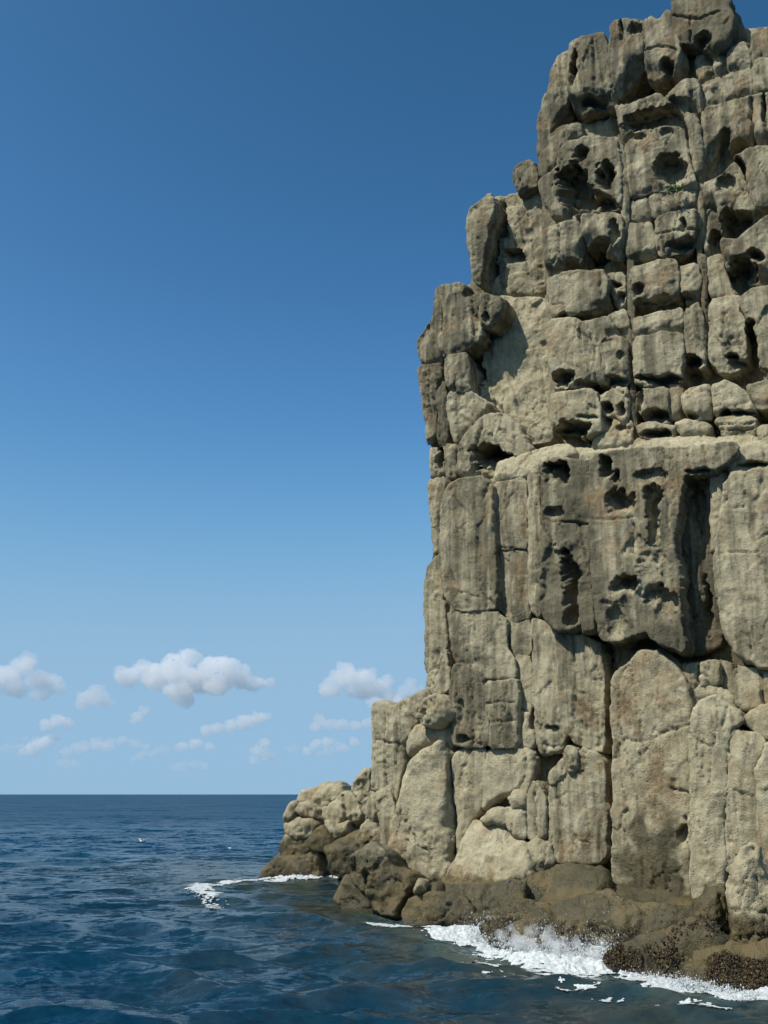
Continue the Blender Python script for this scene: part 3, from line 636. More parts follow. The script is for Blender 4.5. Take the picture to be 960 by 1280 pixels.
sb('rock_slab', '609,937 665,937 666,962 657,992 638,988 613,1002 603,1012 604,975', .0, r=.22, pat=.15, tone=1.06, honey=.2, label='smooth pale slab above the small stacked rocks')
sb('rock_knob', '633,998 640,988 650,989 655,998 653,1009 640,1011', .3, r=.3, pat=.15, tone=1.06, T=.8)
sb('rock_block', '630,1011 654,1011 655,1047 640,1047', .25, r=.2, pat=.15, tone=1.06, T=.8, cracks=[('640,1030 638,1046',.03,.08)])
sb('rock_knob', '600,1024 613,1012 630,1011 630,1029 606,1030', .25, r=.2, pat=.15, tone=1.06, T=.9)
sb('rock_slope', '592,1024 630,1030 640,1046 654,1051 662,1073 665,1091 652,1099 613,1107 551,1107 567,1073 586,1035', .35, pitch=22, r=.25, pat=.1, tone=1.06, honey=.15, T=1.8, mid=1.6, tide=.9, pits=[(597,1066,7,2,.12)], label='pale smooth slope with a dark wet foot')
sb('rock_column', '659,993 666,977 673,985 682,1000 681,1046 665,1051 657,1040', .2, r=.22, pat=.25, cracks=[('669,985 670,1045',.03,.12)])
sb('rock_block', '658,1057 671,1049 685,1057 692,1078 671,1092 665,1078', .25, r=.18, pat=.18, tide=1.1)
sb('rock_slab', '467,990 484,985 492,1010 484,1075 476,1060 472,1020', -.05, r=.2, pat=.3)

rock('rock_foot', '535,1112 560,1090 700,1075 900,1096 1020,1110 1060,1262 900,1216 800,1192 700,1172 600,1142 545,1130', L, z=.42, pitch=79, r=.3, b=0, T=1.6, h=.07, pat=.6, tide=2.5, mid=1.6, honey=.6)
# ------------------------------------------------------------------ loose rocks round the foot
def boulder(name, poly, label, cat='boulder', group=None, **kw):
    kw.setdefault('closed', True); kw.setdefault('T', 1.4); kw.setdefault('rs', .7); kw.setdefault('facet', 1.2); kw.setdefault('rough', 1.3)
    o = rock(name, poly, None, **kw); return tag(o, label, cat, group)
boulder('boulder', '519,897 529,876 543,867 558,877 563,889 559,900 548,908 535,909 521,902', 'rounded pale boulder perched on the shoulder against the cliff', o=.35, r=.42, pat=.18, tone=1.05, honey=.1, T=1.1, mid=.6)
boulder('boulder', '438,1069 458,1054 479,1066 485,1081 511,1092 517,1104 500,1122 497,1150 470,1140 458,1120 438,1100 435,1084', 'humped brown wet boulder at the left foot of the cliff', z=.9, yaw=25, pitch=8, r=.5, pat=.5, T=1.8, tide=1.3, honey=.2, mid=1.4)
boulder('boulder', '414,1122 426,1092 444,1098 461,1116 468,1138 450,1140 425,1136', 'low dark boulder awash left of the humped brown boulder', z=.35, yaw=25, pitch=15, r=.35, pat=.6, T=1.4, tide=1.5)
boulder('boulder', '500,1142 514,1122 540,1116 575,1119 590,1136 592,1158 563,1162 508,1158', 'flat topped dark boulder in the water below the shoulder', z=.35, yaw=20, pitch=18, r=.35, pat=.6, T=1.6, tide=1.5, honey=.3)
boulder('boulder', '517,1114 522,1101 528,1102 530,1112 524,1118', 'small upright stone wedged between two wet boulders', 'stone', z=.85, yaw=20, r=.14, T=.4, pat=.4, h=.03, tide=.7)
boulder('boulder', '530,1116 536,1108 548,1107 552,1116 540,1121', 'small dark stone behind the flat topped boulder', 'stone', z=.75, yaw=20, r=.16, T=.5, pat=.6, h=.03, tide=1.6)
boulder('rock_ledge', '551,1105 613,1105 655,1097 650,1122 690,1130 694,1154 640,1150 605,1158 592,1140 560,1120', 'dark wet sloping shelf below the pale smooth slope', 'rock ledge', z=.55, yaw=25, pitch=40, r=.35, T=1.6, pat=.6, tide=1.9, honey=.5)
boulder('rock_ledge', '652,1100 672,1090 700,1080 757,1080 759,1104 747,1122 694,1133 650,1126', 'brown wet ledge at the foot of the stained slab', 'rock ledge', z=.95, yaw=25, pitch=42, r=.3, T=1.6, pat=.5, tide=2., honey=.3)
boulder('rock_ledge', '690,1131 754,1110 785,1121 848,1132 866,1143 844,1158 754,1162 694,1152', 'long brown algae covered ledge above the breaking wave', 'rock ledge', z=.62, yaw=30, pitch=52, r=.3, T=1.5, pat=.5, tide=2., honey=.4, key='ledge')
boulder('rock_ledge', '600,1152 640,1140 694,1149 754,1157 800,1166 800,1196 760,1204 690,1202 635,1190 606,1172', 'dark broken rock front where the wave breaks', 'rock ledge', z=.22, yaw=35, pitch=30, r=.3, T=1.5, pat=.6, tide=2., honey=1.2, mid=1.8, key='front')
boulder('rock_ledge', '792,1171 838,1160 872,1147 899,1157 903,1178 879,1190 822,1194 797,1190', 'olive brown slab sloping above the mussel covered bank', 'rock ledge', z=.62, yaw=38, pitch=48, r=.28, T=1.4, pat=.5, tide=2., honey=.25, key='slab')
boulder('rock_ledge', '752,1196 790,1174 822,1188 879,1185 905,1176 960,1172 1040,1175 1050,1275 960,1256 925,1248 880,1238 830,1228 795,1216', 'steep reddish bank crusted with seaweed at the lower right', 'rock ledge', z=.25, yaw=40, pitch=32, r=.3, T=1.6, pat=.6, tide=2., honey=1.2, mid=1.8, key='bank')
boulder('boulder', '919,1075 929,1059 946,1059 949,1082 961,1105 1005,1112 1005,1200 940,1192 915,1170 912,1121', 'pale knuckled boulder at the right edge above the seaweed', Y=20.6, yaw=20, pitch=5, r=.4, pat=.15, tone=1.05, T=1.6, tide=.75, honey=.3)
boulder('boulder', '870,1142 876,1126 890,1114 903,1110 908,1147 898,1160 880,1156', 'dark wet arched stone left of the pale knuckled boulder', 'stone', Y=21.8, yaw=15, r=.2, pat=.6, T=.9, tide=1.6)

# --- the far outcrop
outcrop = tag(empty('rock_outcrop'), 'low outcrop of jointed rounded boulders out in the sea, left of the cliff', 'outcrop')
def ob(name, poly, Y=39.5, **kw):
    kw.setdefault('tide', 1.35); kw.setdefault('closed', True); kw.setdefault('T', 1.7); kw.setdefault('yaw', 18); kw.setdefault('rs', .6); kw.setdefault('grow', .07); kw.setdefault('facet', .6)
    return rock(name, poly, outcrop, Y=Y, h=.05, **kw)
ob('base', '320,1102 326,1086 348,1068 354,1050 358,1030 372,1018 400,1014 430,1012 452,1020 455,1042 440,1064 436,1100 400,1098 370,1100', Y=40.6, r=.8, pat=.45, T=3., tide=1.75, mid=1.4)
ob('boulder', '371,996 379,988 392,986 404,980 423,982 427,990 423,1000 412,1007 402,1011 383,1007 372,1002', Y=40., r=.5, pat=.15, tone=1.05, honey=.1)
ob('boulder', '366,1013 373,1004 384,1005 395,1014 399,1024 379,1021', Y=39.3, r=.4, pat=.2, honey=.1)
ob('boulder', '353,1021 360,1005 368,1004 366,1021 356,1027', Y=39.6, r=.3, pat=.2, honey=.1)
ob('boulder', '355,1030 371,1023 390,1021 398,1031 384,1045 369,1050 358,1042', Y=39.4, r=.4, pat=.2, honey=.15)
ob('boulder', '350,1056 358,1042 372,1050 384,1046 392,1056 380,1074 352,1074', Y=39.5, r=.4, pat=.3, honey=.2)
ob('boulder', '406,1020 412,1005 427,992 446,994 455,1011 454,1025 444,1031 433,1025 423,1031 409,1024', Y=38.9, r=.6, pat=.15, tone=1.05, honey=.1, cracks=[('429,994 432,1026',.06,.15)])
ob('boulder', '390,1040 402,1034 412,1044 418,1058 404,1062 384,1060 384,1047', Y=38.8, r=.4, pat=.7, tide=2.2, honey=.2)
ob('boulder', '407,1026 423,1031 434,1027 434,1041 421,1050 410,1041', Y=38.8, r=.35, pat=.35)
ob('boulder', '397,1018 406,1010 412,1018 410,1030 399,1030', Y=39.4, r=.25, pat=.25)
ob('boulder', '322,1104 328,1086 349,1070 380,1072 392,1062 400,1075 398,1104', Y=39.2, r=.6, pat=.5, T=2.2, tide=2.6, honey=.3)
ob('boulder', '404,1060 418,1052 440,1042 458,1036 470,1044 462,1070 440,1080 436,1100 412,1090', Y=37.5, r=.6, pat=.6, tide=2.4)
boulder('boulder', '438,988 442,977 454,961 462,963 462,977 459,992 446,996', 'tall smooth boulder standing between the outcrop and the shoulder', Y=36., yaw=18, r=.4, pat=.15, tone=1.05, h=.05, honey=.1, T=1.2)
boulder('boulder', '446,996 455,989 461,1000 458,1018 450,1014', 'narrow stone under the tall smooth boulder', 'stone', Y=35.6, yaw=18, r=.2, pat=.3, h=.05, T=.9)
boulder('boulder', '457,1014 465,986 474,998 477,1023 468,1034 458,1030', 'pale leaning slab at the left foot of the fluted tower', 'stone', Y=33.5, yaw=18, r=.25, pat=.15, h=.05, T=1.)
boulder('boulder', '448,1034 458,1026 468,1032 468,1040 449,1041', 'small pale stone lying above the wet boulders', 'stone', Y=33., yaw=18, r=.2, pat=.15, h=.04, T=.6, tide=.3)
boulder('boulder', '436,1062 450,1038 470,1036 482,1048 484,1066 470,1078 448,1076', 'brown boulder sloping down behind the humped one', Y=31.5, yaw=20, r=.4, pat=.5, tide=1.6, T=1.6)

# ------------------------------------------------------------------ foam and spray
def foam_mat():
    k = NT('sea_foam'); geo = k.n('ShaderNodeNewGeometry')
    n = k.noise(geo.outputs['Position'], 14., 4, .6).outputs[0]
    c = k.mix(k.ramp(n, .3, .7), (.34, .39, .40), (.62, .64, .64))
    b = k.n('ShaderNodeBsdfPrincipled'); k.l(c, b.inputs['Base Color']); b.inputs['Roughness'].default_value = .7
    b.inputs['Subsurface Weight'].default_value = 0.
    k.l(b.outputs[0], k.out.inputs[0]); return k.m
M_FOAM = foam_mat()
def foam(poly, label, thr=.0, h=.035, lift=.02, puff=.05, scale=3.4, stretch=(1, 1), seed=0., fuzzy=.5, cover=None):
    P = poly_of(poly); Q = np.array([at_z(a, b, .02)[:2] for a, b in P]); Q = chaikin(Q, 2)
    lo, hi = Q.min(0), Q.max(0); nx, ny = np.ceil((hi-lo)/h).astype(int)+1
    gx, gy = np.meshgrid(lo[0]+np.arange(nx)*h, lo[1]+np.arange(ny)*h); G = np.stack([gx.ravel(), gy.ravel()], 1)
    d = sdf(G, Q)
    w = np.stack([G[:, 0]*stretch[0], G[:, 1]*stretch[1], np.full(len(G), seed)], 1)
    w = w+.25*np.stack([fbm(w*1.2+3, 2), fbm(w*1.2+9, 2), 0*w[:, 0]], 1)
    lace = .6*ridged(w*scale, 3)+.5*ridged(w*scale*2.7+4, 3)-.42 + .55*fbm(w*.8+40, 3)
    if cover: thr = np.quantile((lace+1.2*sstep(0, fuzzy, d)-1.12)[d > 0], 1-cover)
    v = lace + 1.2*sstep(0, fuzzy, d) - 1.12 - thr + np.minimum(d, 0)*8
    z, dx, dy = wave(G[:, 0], G[:, 1], np.hypot(G[:, 0], G[:, 1])*.0065)
    z = z+lift + puff*np.clip(v, 0, 1)*(.6+.8*fbm(np.stack([G[:, 0]*5, G[:, 1]*5, np.full(len(G), 2.)], 1), 3))
    V = np.stack([G[:, 0]+dx, G[:, 1]+dy, z], 1)
    ins = (v > 0).reshape(ny, nx); c = ins[:-1, :-1] & ins[1:, :-1] & ins[:-1, 1:] & ins[1:, 1:]
    idx = np.arange(nx*ny).reshape(ny, nx); q = np.stack([idx[:-1, :-1], idx[:-1, 1:], idx[1:, 1:], idx[1:, :-1]], -1)[c]
    if not len(q): return
    used = np.unique(q); rm = np.zeros(len(V), int); rm[used] = np.arange(len(used))
    o = link_mesh('sea_foam', V[used], rm[q], M_FOAM); return tag(o, label, 'foam', kind='stuff')
def foam_band(pts, width, label, h=.03, seed=0., puff=.08, dense=.95, back=.25):
    P = np.array([at_z(a, b, .02)[:2] for a, b in pts]); lo, hi = P.min(0)-width*2.2, P.max(0)+width*2.2; nx, ny = np.ceil((hi-lo)/h).astype(int)+1
    gx, gy = np.meshgrid(lo[0]+np.arange(nx)*h, lo[1]+np.arange(ny)*h); G = np.stack([gx.ravel(), gy.ravel()], 1)
    d = np.full(len(G), 99.); al = np.zeros(len(G)); sd = np.zeros(len(G)); n_ = len(P)-1
    for i, (a, b) in enumerate(zip(P[:-1], P[1:])):
        ab = b-a; w = G-a; tt = np.clip((w@ab)/(ab@ab), 0, 1); e = np.linalg.norm(w-np.outer(tt, ab), axis=1)
        m = e < d; d = np.where(m, e, d); al = np.where(m, (i+tt)/n_, al); sd = np.where(m, ab[0]*w[:, 1]-ab[1]*w[:, 0], sd)
    d = np.where(sd > 0, d*back, d)                       # towards the rock the foam stays dense
    d = np.where((sd > 0) & (d > width*.6), 99, d)
    w = np.stack([G[:, 0], G[:, 1], np.full(len(G), seed)], 1); w = w+.22*np.stack([fbm(w*1.3+3, 3), fbm(w*1.3+9, 3), 0*w[:, 0]], 1)
    wl = width*(.55+.9*np.clip(fbm(w*.55+seed+60, 2)+.45, 0, 1.3))*np.minimum(1, 7*np.minimum(al, 1-al)+.15)
    v = dense*np.exp(-(d/wl)**1.3)-.62+.44*(ridged(w*2.6, 3)-.3)+.42*(ridged(w*6.5+4, 3)-.3)+.35*fbm(w*1.3+40, 3)
    z, dx, dy = wave(G[:, 0], G[:, 1], np.hypot(G[:, 0], G[:, 1])*.0065)
    z = z+.015+puff*np.clip(v, 0, .8)*(.5+fbm(np.stack([G[:, 0]*4, G[:, 1]*4, np.full(len(G), 2.)], 1), 4, .65))
    V = np.stack([G[:, 0]+dx, G[:, 1]+dy, z], 1)
    ins = (v > 0).reshape(ny, nx); c = (ins[:-1, :-1].astype(int)+ins[1:, :-1]+ins[:-1, 1:]+ins[1:, 1:]) >= 3
    idx = np.arange(nx*ny).reshape(ny, nx); q = np.stack([idx[:-1, :-1], idx[:-1, 1:], idx[1:, 1:], idx[1:, :-1]], -1)[c]
    used = np.unique(q); rm = np.zeros(len(V), int); rm[used] = np.arange(len(used))
    return tag(link_mesh('sea_foam', V[used], rm[q], M_FOAM), label, 'foam', kind='stuff')
foam_band([(583,1180),(604,1176),(630,1190),(665,1200),(700,1206),(745,1209),(790,1212)], .75, 'white surf boiling along the broken rock front', h=.022, seed=1, puff=.16, dense=.86)
foam_band([(775,1216),(810,1224),(850,1234),(890,1243),(930,1250),(958,1256)], .5, 'white surf along the seaweed bank at the lower right', h=.022, seed=4, puff=.12, dense=.78)
foam_band([(462,1150),(490,1154),(520,1161),(556,1165),(590,1168)], .3, 'thin foam trail below the flat topped boulder', seed=9, puff=.05, dense=.8)
foam_band([(362,1101),(380,1099),(400,1096),(425,1097),(436,1100)], .7, 'foam swirling behind the outcrop', seed=2, h=.05, puff=.2)
foam_band([(300,1103),(330,1102),(352,1103)], .35, 'loose foam streaks below the outcrop', seed=12, h=.05, dense=.58)
foam('196,1112 225,1102 270,1101 300,1108 318,1132 292,1150 250,1146 210,1130', 'lacy foam patch floating on open water left of the outcrop', seed=6, h=.04, stretch=(1.5, .6), scale=4.2, puff=.012, lift=.03, fuzzy=1.4, cover=.24)
foam('540,1192 640,1206 740,1222 860,1246 950,1262 958,1278 820,1268 680,1246 570,1222', 'broken foam flecks drifting in front of the surf', seed=21, h=.025, stretch=(.9, .8), scale=3.2, puff=.012, lift=.02, fuzzy=.6, cover=.09)
foam_band([(236,1109),(262,1106),(290,1104),(318,1103)], .35, 'thin white foam line by the foam patch', seed=16, h=.05, dense=.58)
foam('276,1059 290,1056 298,1057 296,1061 280,1062', 'small whitecap right of the floating gull', thr=-.1, seed=31, h=.08, puff=.08)
foam('70,1138 90,1133 106,1138 96,1146 78,1146', 'small whitecap in the left foreground', thr=.1, seed=33, h=.05, puff=.05)

ICO = None
def ico():
    global ICO
    if ICO is None:
        bm = bmesh.new(); bmesh.ops.create_icosphere(bm, subdivisions=1, radius=1)
        ICO = (np.array([v.co[:] for v in bm.verts]), np.array([[v.index for v in f.verts] for f in bm.faces])); bm.free()
    return ICO
def blobs(name, C, Rr, mat, label, cat, attrs=None, squash=None, smooth=True):
    v, f = ico(); n = len(C); k = len(v)
    S = Rr[:, None, None]*v[None]
    if squash is not None: S = S*squash[:, None, :]
    V = (C[:, None]+S).reshape(-1, 3); F = (f[None]+k*np.arange(n)[:, None, None]).reshape(-1, 3)
    at = {kk: np.repeat(vv, k, 0) for kk, vv in (attrs or {}).items()}
    o = link_mesh(name, V, F, mat, smooth=smooth, attrs=at); return tag(o, label, cat, kind='stuff')
def spray(pts, n, rise, spread, label, seed):
    g = np.random.default_rng(seed); L = np.array([at_z(a, b, 0) for a, b in pts]); t = g.random(n)*(len(L)-1); i = np.clip(t.astype(int), 0, len(L)-2)
    base = L[i]+(L[i+1]-L[i])*(t-i)[:, None]
    clump = .35+1.3*np.clip(fbm(base*1.6+seed, 2)+.4, 0, 1)
    hgt = g.exponential(1., n)*rise*clump
    C = base+np.stack([g.normal(size=n)*spread, g.normal(size=n)*spread, hgt+.02], 1)
    C[:, 1] += hgt*.35
    r = g.gamma(1.6, .0026, n)+.0022; r *= np.clip(1.3-hgt/rise*.2, .5, 1.3)
    blobs('sea_spray', C, r, M_FOAM, label, 'spray', squash=np.stack([g.uniform(.7, 1.2, n), g.uniform(.7, 1.2, n), g.uniform(.8, 2.2, n)], 1))
def mist(lobes, label, dens):
    g = np.random.default_rng(len(lobes)); bm = bmesh.new(); from mathutils import Matrix
    P = [(at_z(px, py0, 0), rp) for px, py0, up, rp in lobes]
    for (p, rp), (px, py0, up, _) in zip(P, lobes):
        m_ = p[1]/FPX; c0 = p+np.array([0, .25, up*m_])
        for q in range(10):
            off = g.normal(size=3)*rp*m_*np.array([.9, .5, .55]); rr = rp*m_*g.uniform(.22, .55)
            bmesh.ops.create_icosphere(bm, subdivisions=2, radius=rr, matrix=Matrix.Translation(Vector(c0+off)) @ Matrix.Diagonal((1, 1, g.uniform(.8, 1.7), 1)))
    me = bpy.data.meshes.new('tmp'); bm.to_mesh(me); bm.free(); tmp = bpy.data.objects.new('tmp', me); COL.objects.link(tmp)
    md = tmp.modifiers.new('r', 'REMESH'); md.mode = 'VOXEL'; md.voxel_size = .03
    m2 = bpy.data.meshes.new_from_object(tmp.evaluated_get(bpy.context.evaluated_depsgraph_get())); n = len(m2.vertices)
    V = np.zeros(n*3, np.float32); m2.vertices.foreach_get('co', V); V = V.reshape(-1, 3).astype(float); N = np.zeros(n*3, np.float32); m2.vertices.foreach_get('normal', N)
    V = V+N.reshape(-1, 3)*(.10*(fbm(V*6, 4, .65)+.5*np.abs(pnoise(V*13))))[:, None]
    m2.vertices.foreach_set('co', V.astype(np.float32).ravel()); m2.update(); m2.name = 'sea_spray'; bpy.data.objects.remove(tmp)
    k = NT('spray_mist'); v = k.n('ShaderNodeVolumePrincipled'); v.inputs['Color'].default_value = (1, 1, 1, 1); v.inputs['Density'].default_value = dens; k.l(v.outputs[0], k.out.inputs['Volume'])
    m2.materials.clear(); m2.materials.append(k.m); o = bpy.data.objects.new('sea_spray', m2); COL.objects.link(o); return tag(o, label, 'spray', kind='stuff')
mist([(608,1176,12,9),(622,1182,10,9),(640,1190,12,11),(660,1195,15,12),(682,1199,16,12),(704,1203,15,12),(726,1206,13,11),(748,1208,10,9)], 'soft white mist hanging over the surf at the rock front', 2.2)
mist([(372,1099,4,5),(386,1097,7,6),(400,1095,10,7),(412,1095,11,7),(424,1096,9,6)], 'soft white mist of the splash behind the outcrop', 2.0)
spray([(600,1172),(625,1180),(660,1190),(700,1196),(745,1200),(770,1204)], 8000, .16, .24, 'white spray thrown up at the broken rock front', 3)
spray([(800,1216),(850,1230),(900,1242),(940,1250)], 2500, .05, .16, 'low spray along the seaweed bank', 5)
spray([(372,1098),(395,1092),(420,1090),(434,1092)], 3000, .2, .25, 'white splash behind the outcrop', 8)

# seaweed and mussels crusted on the bank
def crust_mat():
    k = NT('seaweed_and_mussels'); c = k.attr('tint', 'Color')
    b = k.n('ShaderNodeBsdfPrincipled'); k.l(c, b.inputs['Base Color']); b.inputs['Roughness'].default_value = .4
    k.l(b.outputs[0], k.out.inputs[0]); return k.m
M_CRUST = crust_mat()
def crust(key, n, label, seed, pal, rmin, rmax, zmax, name='seaweed', cat='seaweed', thr=-.1):
    g = np.random.default_rng(seed); V, nn, _ = SURF[key]
    p = V[g.integers(0, len(V), n*3)]; m = (p[:, 2] < zmax+.2*fbm(p*2, 2)) & (fbm(p*1.7+9, 2) > thr) & (p[:, 2] > -.15); p = p[m][:n]; n = len(p)
    C = p+nn*.01+g.normal(size=(n, 3))*.02; r = g.uniform(rmin, rmax, n)
    pal = np.array(pal); col = pal[g.integers(0, len(pal), n)]*g.uniform(.6, 1.35, (n, 1))
    blobs(name, C, r, M_CRUST, label, cat, attrs={'tint': np.concatenate([col, np.ones((n, 1))], 1)}, squash=g.uniform(.35, 1.9, (n, 3)), smooth=False)
BROWN = [(.04, .028, .013), (.075, .048, .018), (.12, .085, .03), (.05, .04, .018), (.07, .035, .02), (.028, .021, .012)]
crust('bank', 12000, 'brown and reddish seaweed crust on the lower right bank', 1, BROWN, .005, .017, .5, thr=-.15)
crust('front', 6000, 'dark weed tufts on the broken rock front', 2, BROWN, .005, .014, .5, thr=-.2)
crust('slab', 500, 'scattered weed flecks on the olive slab', 4, BROWN, .008, .02, 2., thr=.0)
crust('ledge', 260, 'pale barnacle flecks on the algae covered ledge', 6, [(.4, .37, .28), (.3, .27, .2)], .004, .009, 2., name='barnacles', cat='barnacles', thr=.05)

# ------------------------------------------------------------------ small things: plant, gull, boat
def sweep(pts, rad, seg=10, sq=None):
    pts = np.array(pts, float); V = []; F = []
    for i, p in enumerate(pts):
        t = pts[min(i+1, len(pts)-1)]-pts[max(i-1, 0)]; t /= np.linalg.norm(t)
        s = np.cross(t, [0, 1, 0]) if abs(t[1]) < .9 else np.cross(t, [0, 0, 1]); s /= np.linalg.norm(s); u = np.cross(t, s)
        rx, ry = rad[i] if hasattr(rad[i], '__len__') else (rad[i], rad[i])
        a = np.linspace(0, 2*math.pi, seg, endpoint=False)
        V.append(p+np.outer(np.cos(a)*rx, s)+np.outer(np.sin(a)*ry, u))
    V = np.concatenate(V); k = np.arange(seg); k2 = (k+1) % seg
    for i in range(len(pts)-1): F.append(np.stack([i*seg+k, i*seg+k2, (i+1)*seg+k2, (i+1)*seg+k], 1))
    V = np.concatenate([V, pts[:1], pts[-1:]]); n = len(V)
    T = np.concatenate([np.stack([np.full(seg, n-2), k2, k], 1), np.stack([np.full(seg, n-1), (len(pts)-1)*seg+k, (len(pts)-1)*seg+k2], 1)])
    return V, [np.concatenate(F), T]
gp = at_z(178, 1053, 0.); gz = float(wave(np.array([gp[0]]), np.array([gp[1]]), np.array([.4]))[0][0])
gull = tag(empty('gull', (gp[0], gp[1], gz+.03)), 'small white gull floating on the open water', 'gull')
M_W = plain('white_plumage', (.8, .79, .77), .8, .05); M_GR = plain('grey_wing', (.33, .34, .36), .8, .1); M_BL = plain('yellow_bill', (.6, .38, .06), .5, .1)
V, F = sweep([(.24,0,.09),(.17,0,.07),(.06,0,.055),(-.05,0,.05),(-.12,0,.075),(-.155,0,.13),(-.165,0,.175),(-.185,0,.20),(-.21,0,.205),(-.235,0,.20)],
             [(.012,.02),(.035,.05),(.075,.085),(.075,.085),(.06,.065),(.038,.036),(.034,.032),(.04,.036),(.034,.03),(.012,.012)], 14)
link_mesh('body', V, F, M_W, gull)
for sy in (-1, 1):
    V, F = sweep([(.30,sy*.02,.115),(.18,sy*.05,.115),(.05,sy*.072,.105),(-.06,sy*.07,.085),(-.09,sy*.05,.08)], [(.008,.008),(.03,.02),(.045,.028),(.04,.025),(.01,.01)], 10)
    link_mesh('wing', V, F, M_GR, gull)
V, F = sweep([(-.225,0,.20),(-.255,0,.195),(-.285,0,.185)], [.014,.011,.003], 8); link_mesh('bill', V, F, M_BL, gull)

bp_ = at_z(434.5, 993.9, 0.); bd = math.hypot(bp_[0], bp_[1])
boat = empty('boat', (bp_[0], bp_[1], 0.)); tag(boat, 'tiny white boat on the horizon between the outcrop and the tall boulder', 'boat')
bs = bd/1244*7.5/10.
def hullv():
    V = []; st_ = [(-5,.9,.0),(-3,1.4,0),(0,1.6,0),(3,1.2,.15),(5,.05,.5)]
    for x, w, up in st_: V += [(x,-w,1.2+up),(x,-w*.6,-.4),(x,w*.6,-.4),(x,w,1.2+up)]
    F = []
    for i in range(4):
        a = i*4; F += [(a,a+1,a+5,a+4),(a+1,a+2,a+6,a+5),(a+2,a+3,a+7,a+6),(a+3,a,a+4,a+7)]
    F += [(3,2,1,0),(16,17,18,19)]
    return np.array(V, float)*bs, np.array(F)
M_BW = plain('white_boat_paint', (.8, .8, .8), .4, .03); M_BG = plain('dark_cabin_glass', (.05, .06, .08), .2, .1)
V, F = hullv(); link_mesh('hull', V, F, M_BW, boat, smooth=False)
def boxv(x0, x1, y0, y1, z0, z1):
    V = np.array([(x, y, z) for x in (x0, x1) for y in (y0, y1) for z in (z0, z1)], float)
    return V, np.array([(0,1,3,2),(4,6,7,5),(0,4,5,1),(2,3,7,6),(0,2,6,4),(1,5,7,3)])
V, F = boxv(-1.5, 1.8, -1, 1, 1.1, 2.6); cb = link_mesh('cabin', V*bs, F, M_BW, boat, smooth=False)
V, F = boxv(-1.2, 1.86, -1.05, 1.05, 1.7, 2.3); link_mesh('cabin_window', V*bs, F, M_BG, cb, smooth=False)
boat.rotation_euler.z = R(180)

def leaf_mat():
    k = NT('leaves'); geo = k.n('ShaderNodeNewGeometry'); n = k.noise(geo.outputs['Position'], 12., 2).outputs[0]
    c = k.mix(k.ramp(n, .35, .65), (.05, .10, .02), (.13, .21, .05))
    b = k.n('ShaderNodeBsdfPrincipled'); k.l(c, b.inputs['Base Color']); b.inputs['Roughness'].default_value = .45
    k.l(b.outputs[0], k.out.inputs[0]); return k.m
pp = hit([(842, 240)], WO+WN*-.30, WN)[0]
plant = tag(empty('plant', tuple(pp)), 'small green plant rooted in a joint high on the cliff', 'plant')
g = np.random.default_rng(4); Vv = []; Ff = []
for i in range(260):
    c = np.array([g.normal()*.11, -.06+g.normal()*.06, .05+abs(g.normal())*.055-.1*(g.random() < .25)]); a, b_ = g.normal(size=3), g.normal(size=3)
    a /= np.linalg.norm(a); b_ -= a*(a@b_); b_ /= np.linalg.norm(b_); l = g.uniform(.025, .05); w = l*.5
    k0 = len(Vv); Vv += [c-a*l, c+b_*w, c+a*l, c-b_*w]; Ff.append((k0, k0+1, k0+2, k0+3))
fo = link_mesh('foliage', np.array(Vv), np.array(Ff), leaf_mat(), plant, smooth=False); fo['kind'] = 'stuff'
V, F = sweep([(0,.1,-.08),(0,0,.0),(.02,-.03,.06)], [.012,.009,.004], 6); link_mesh('stem', V, F, plain('woody_stem', (.12, .07, .04)), plant)

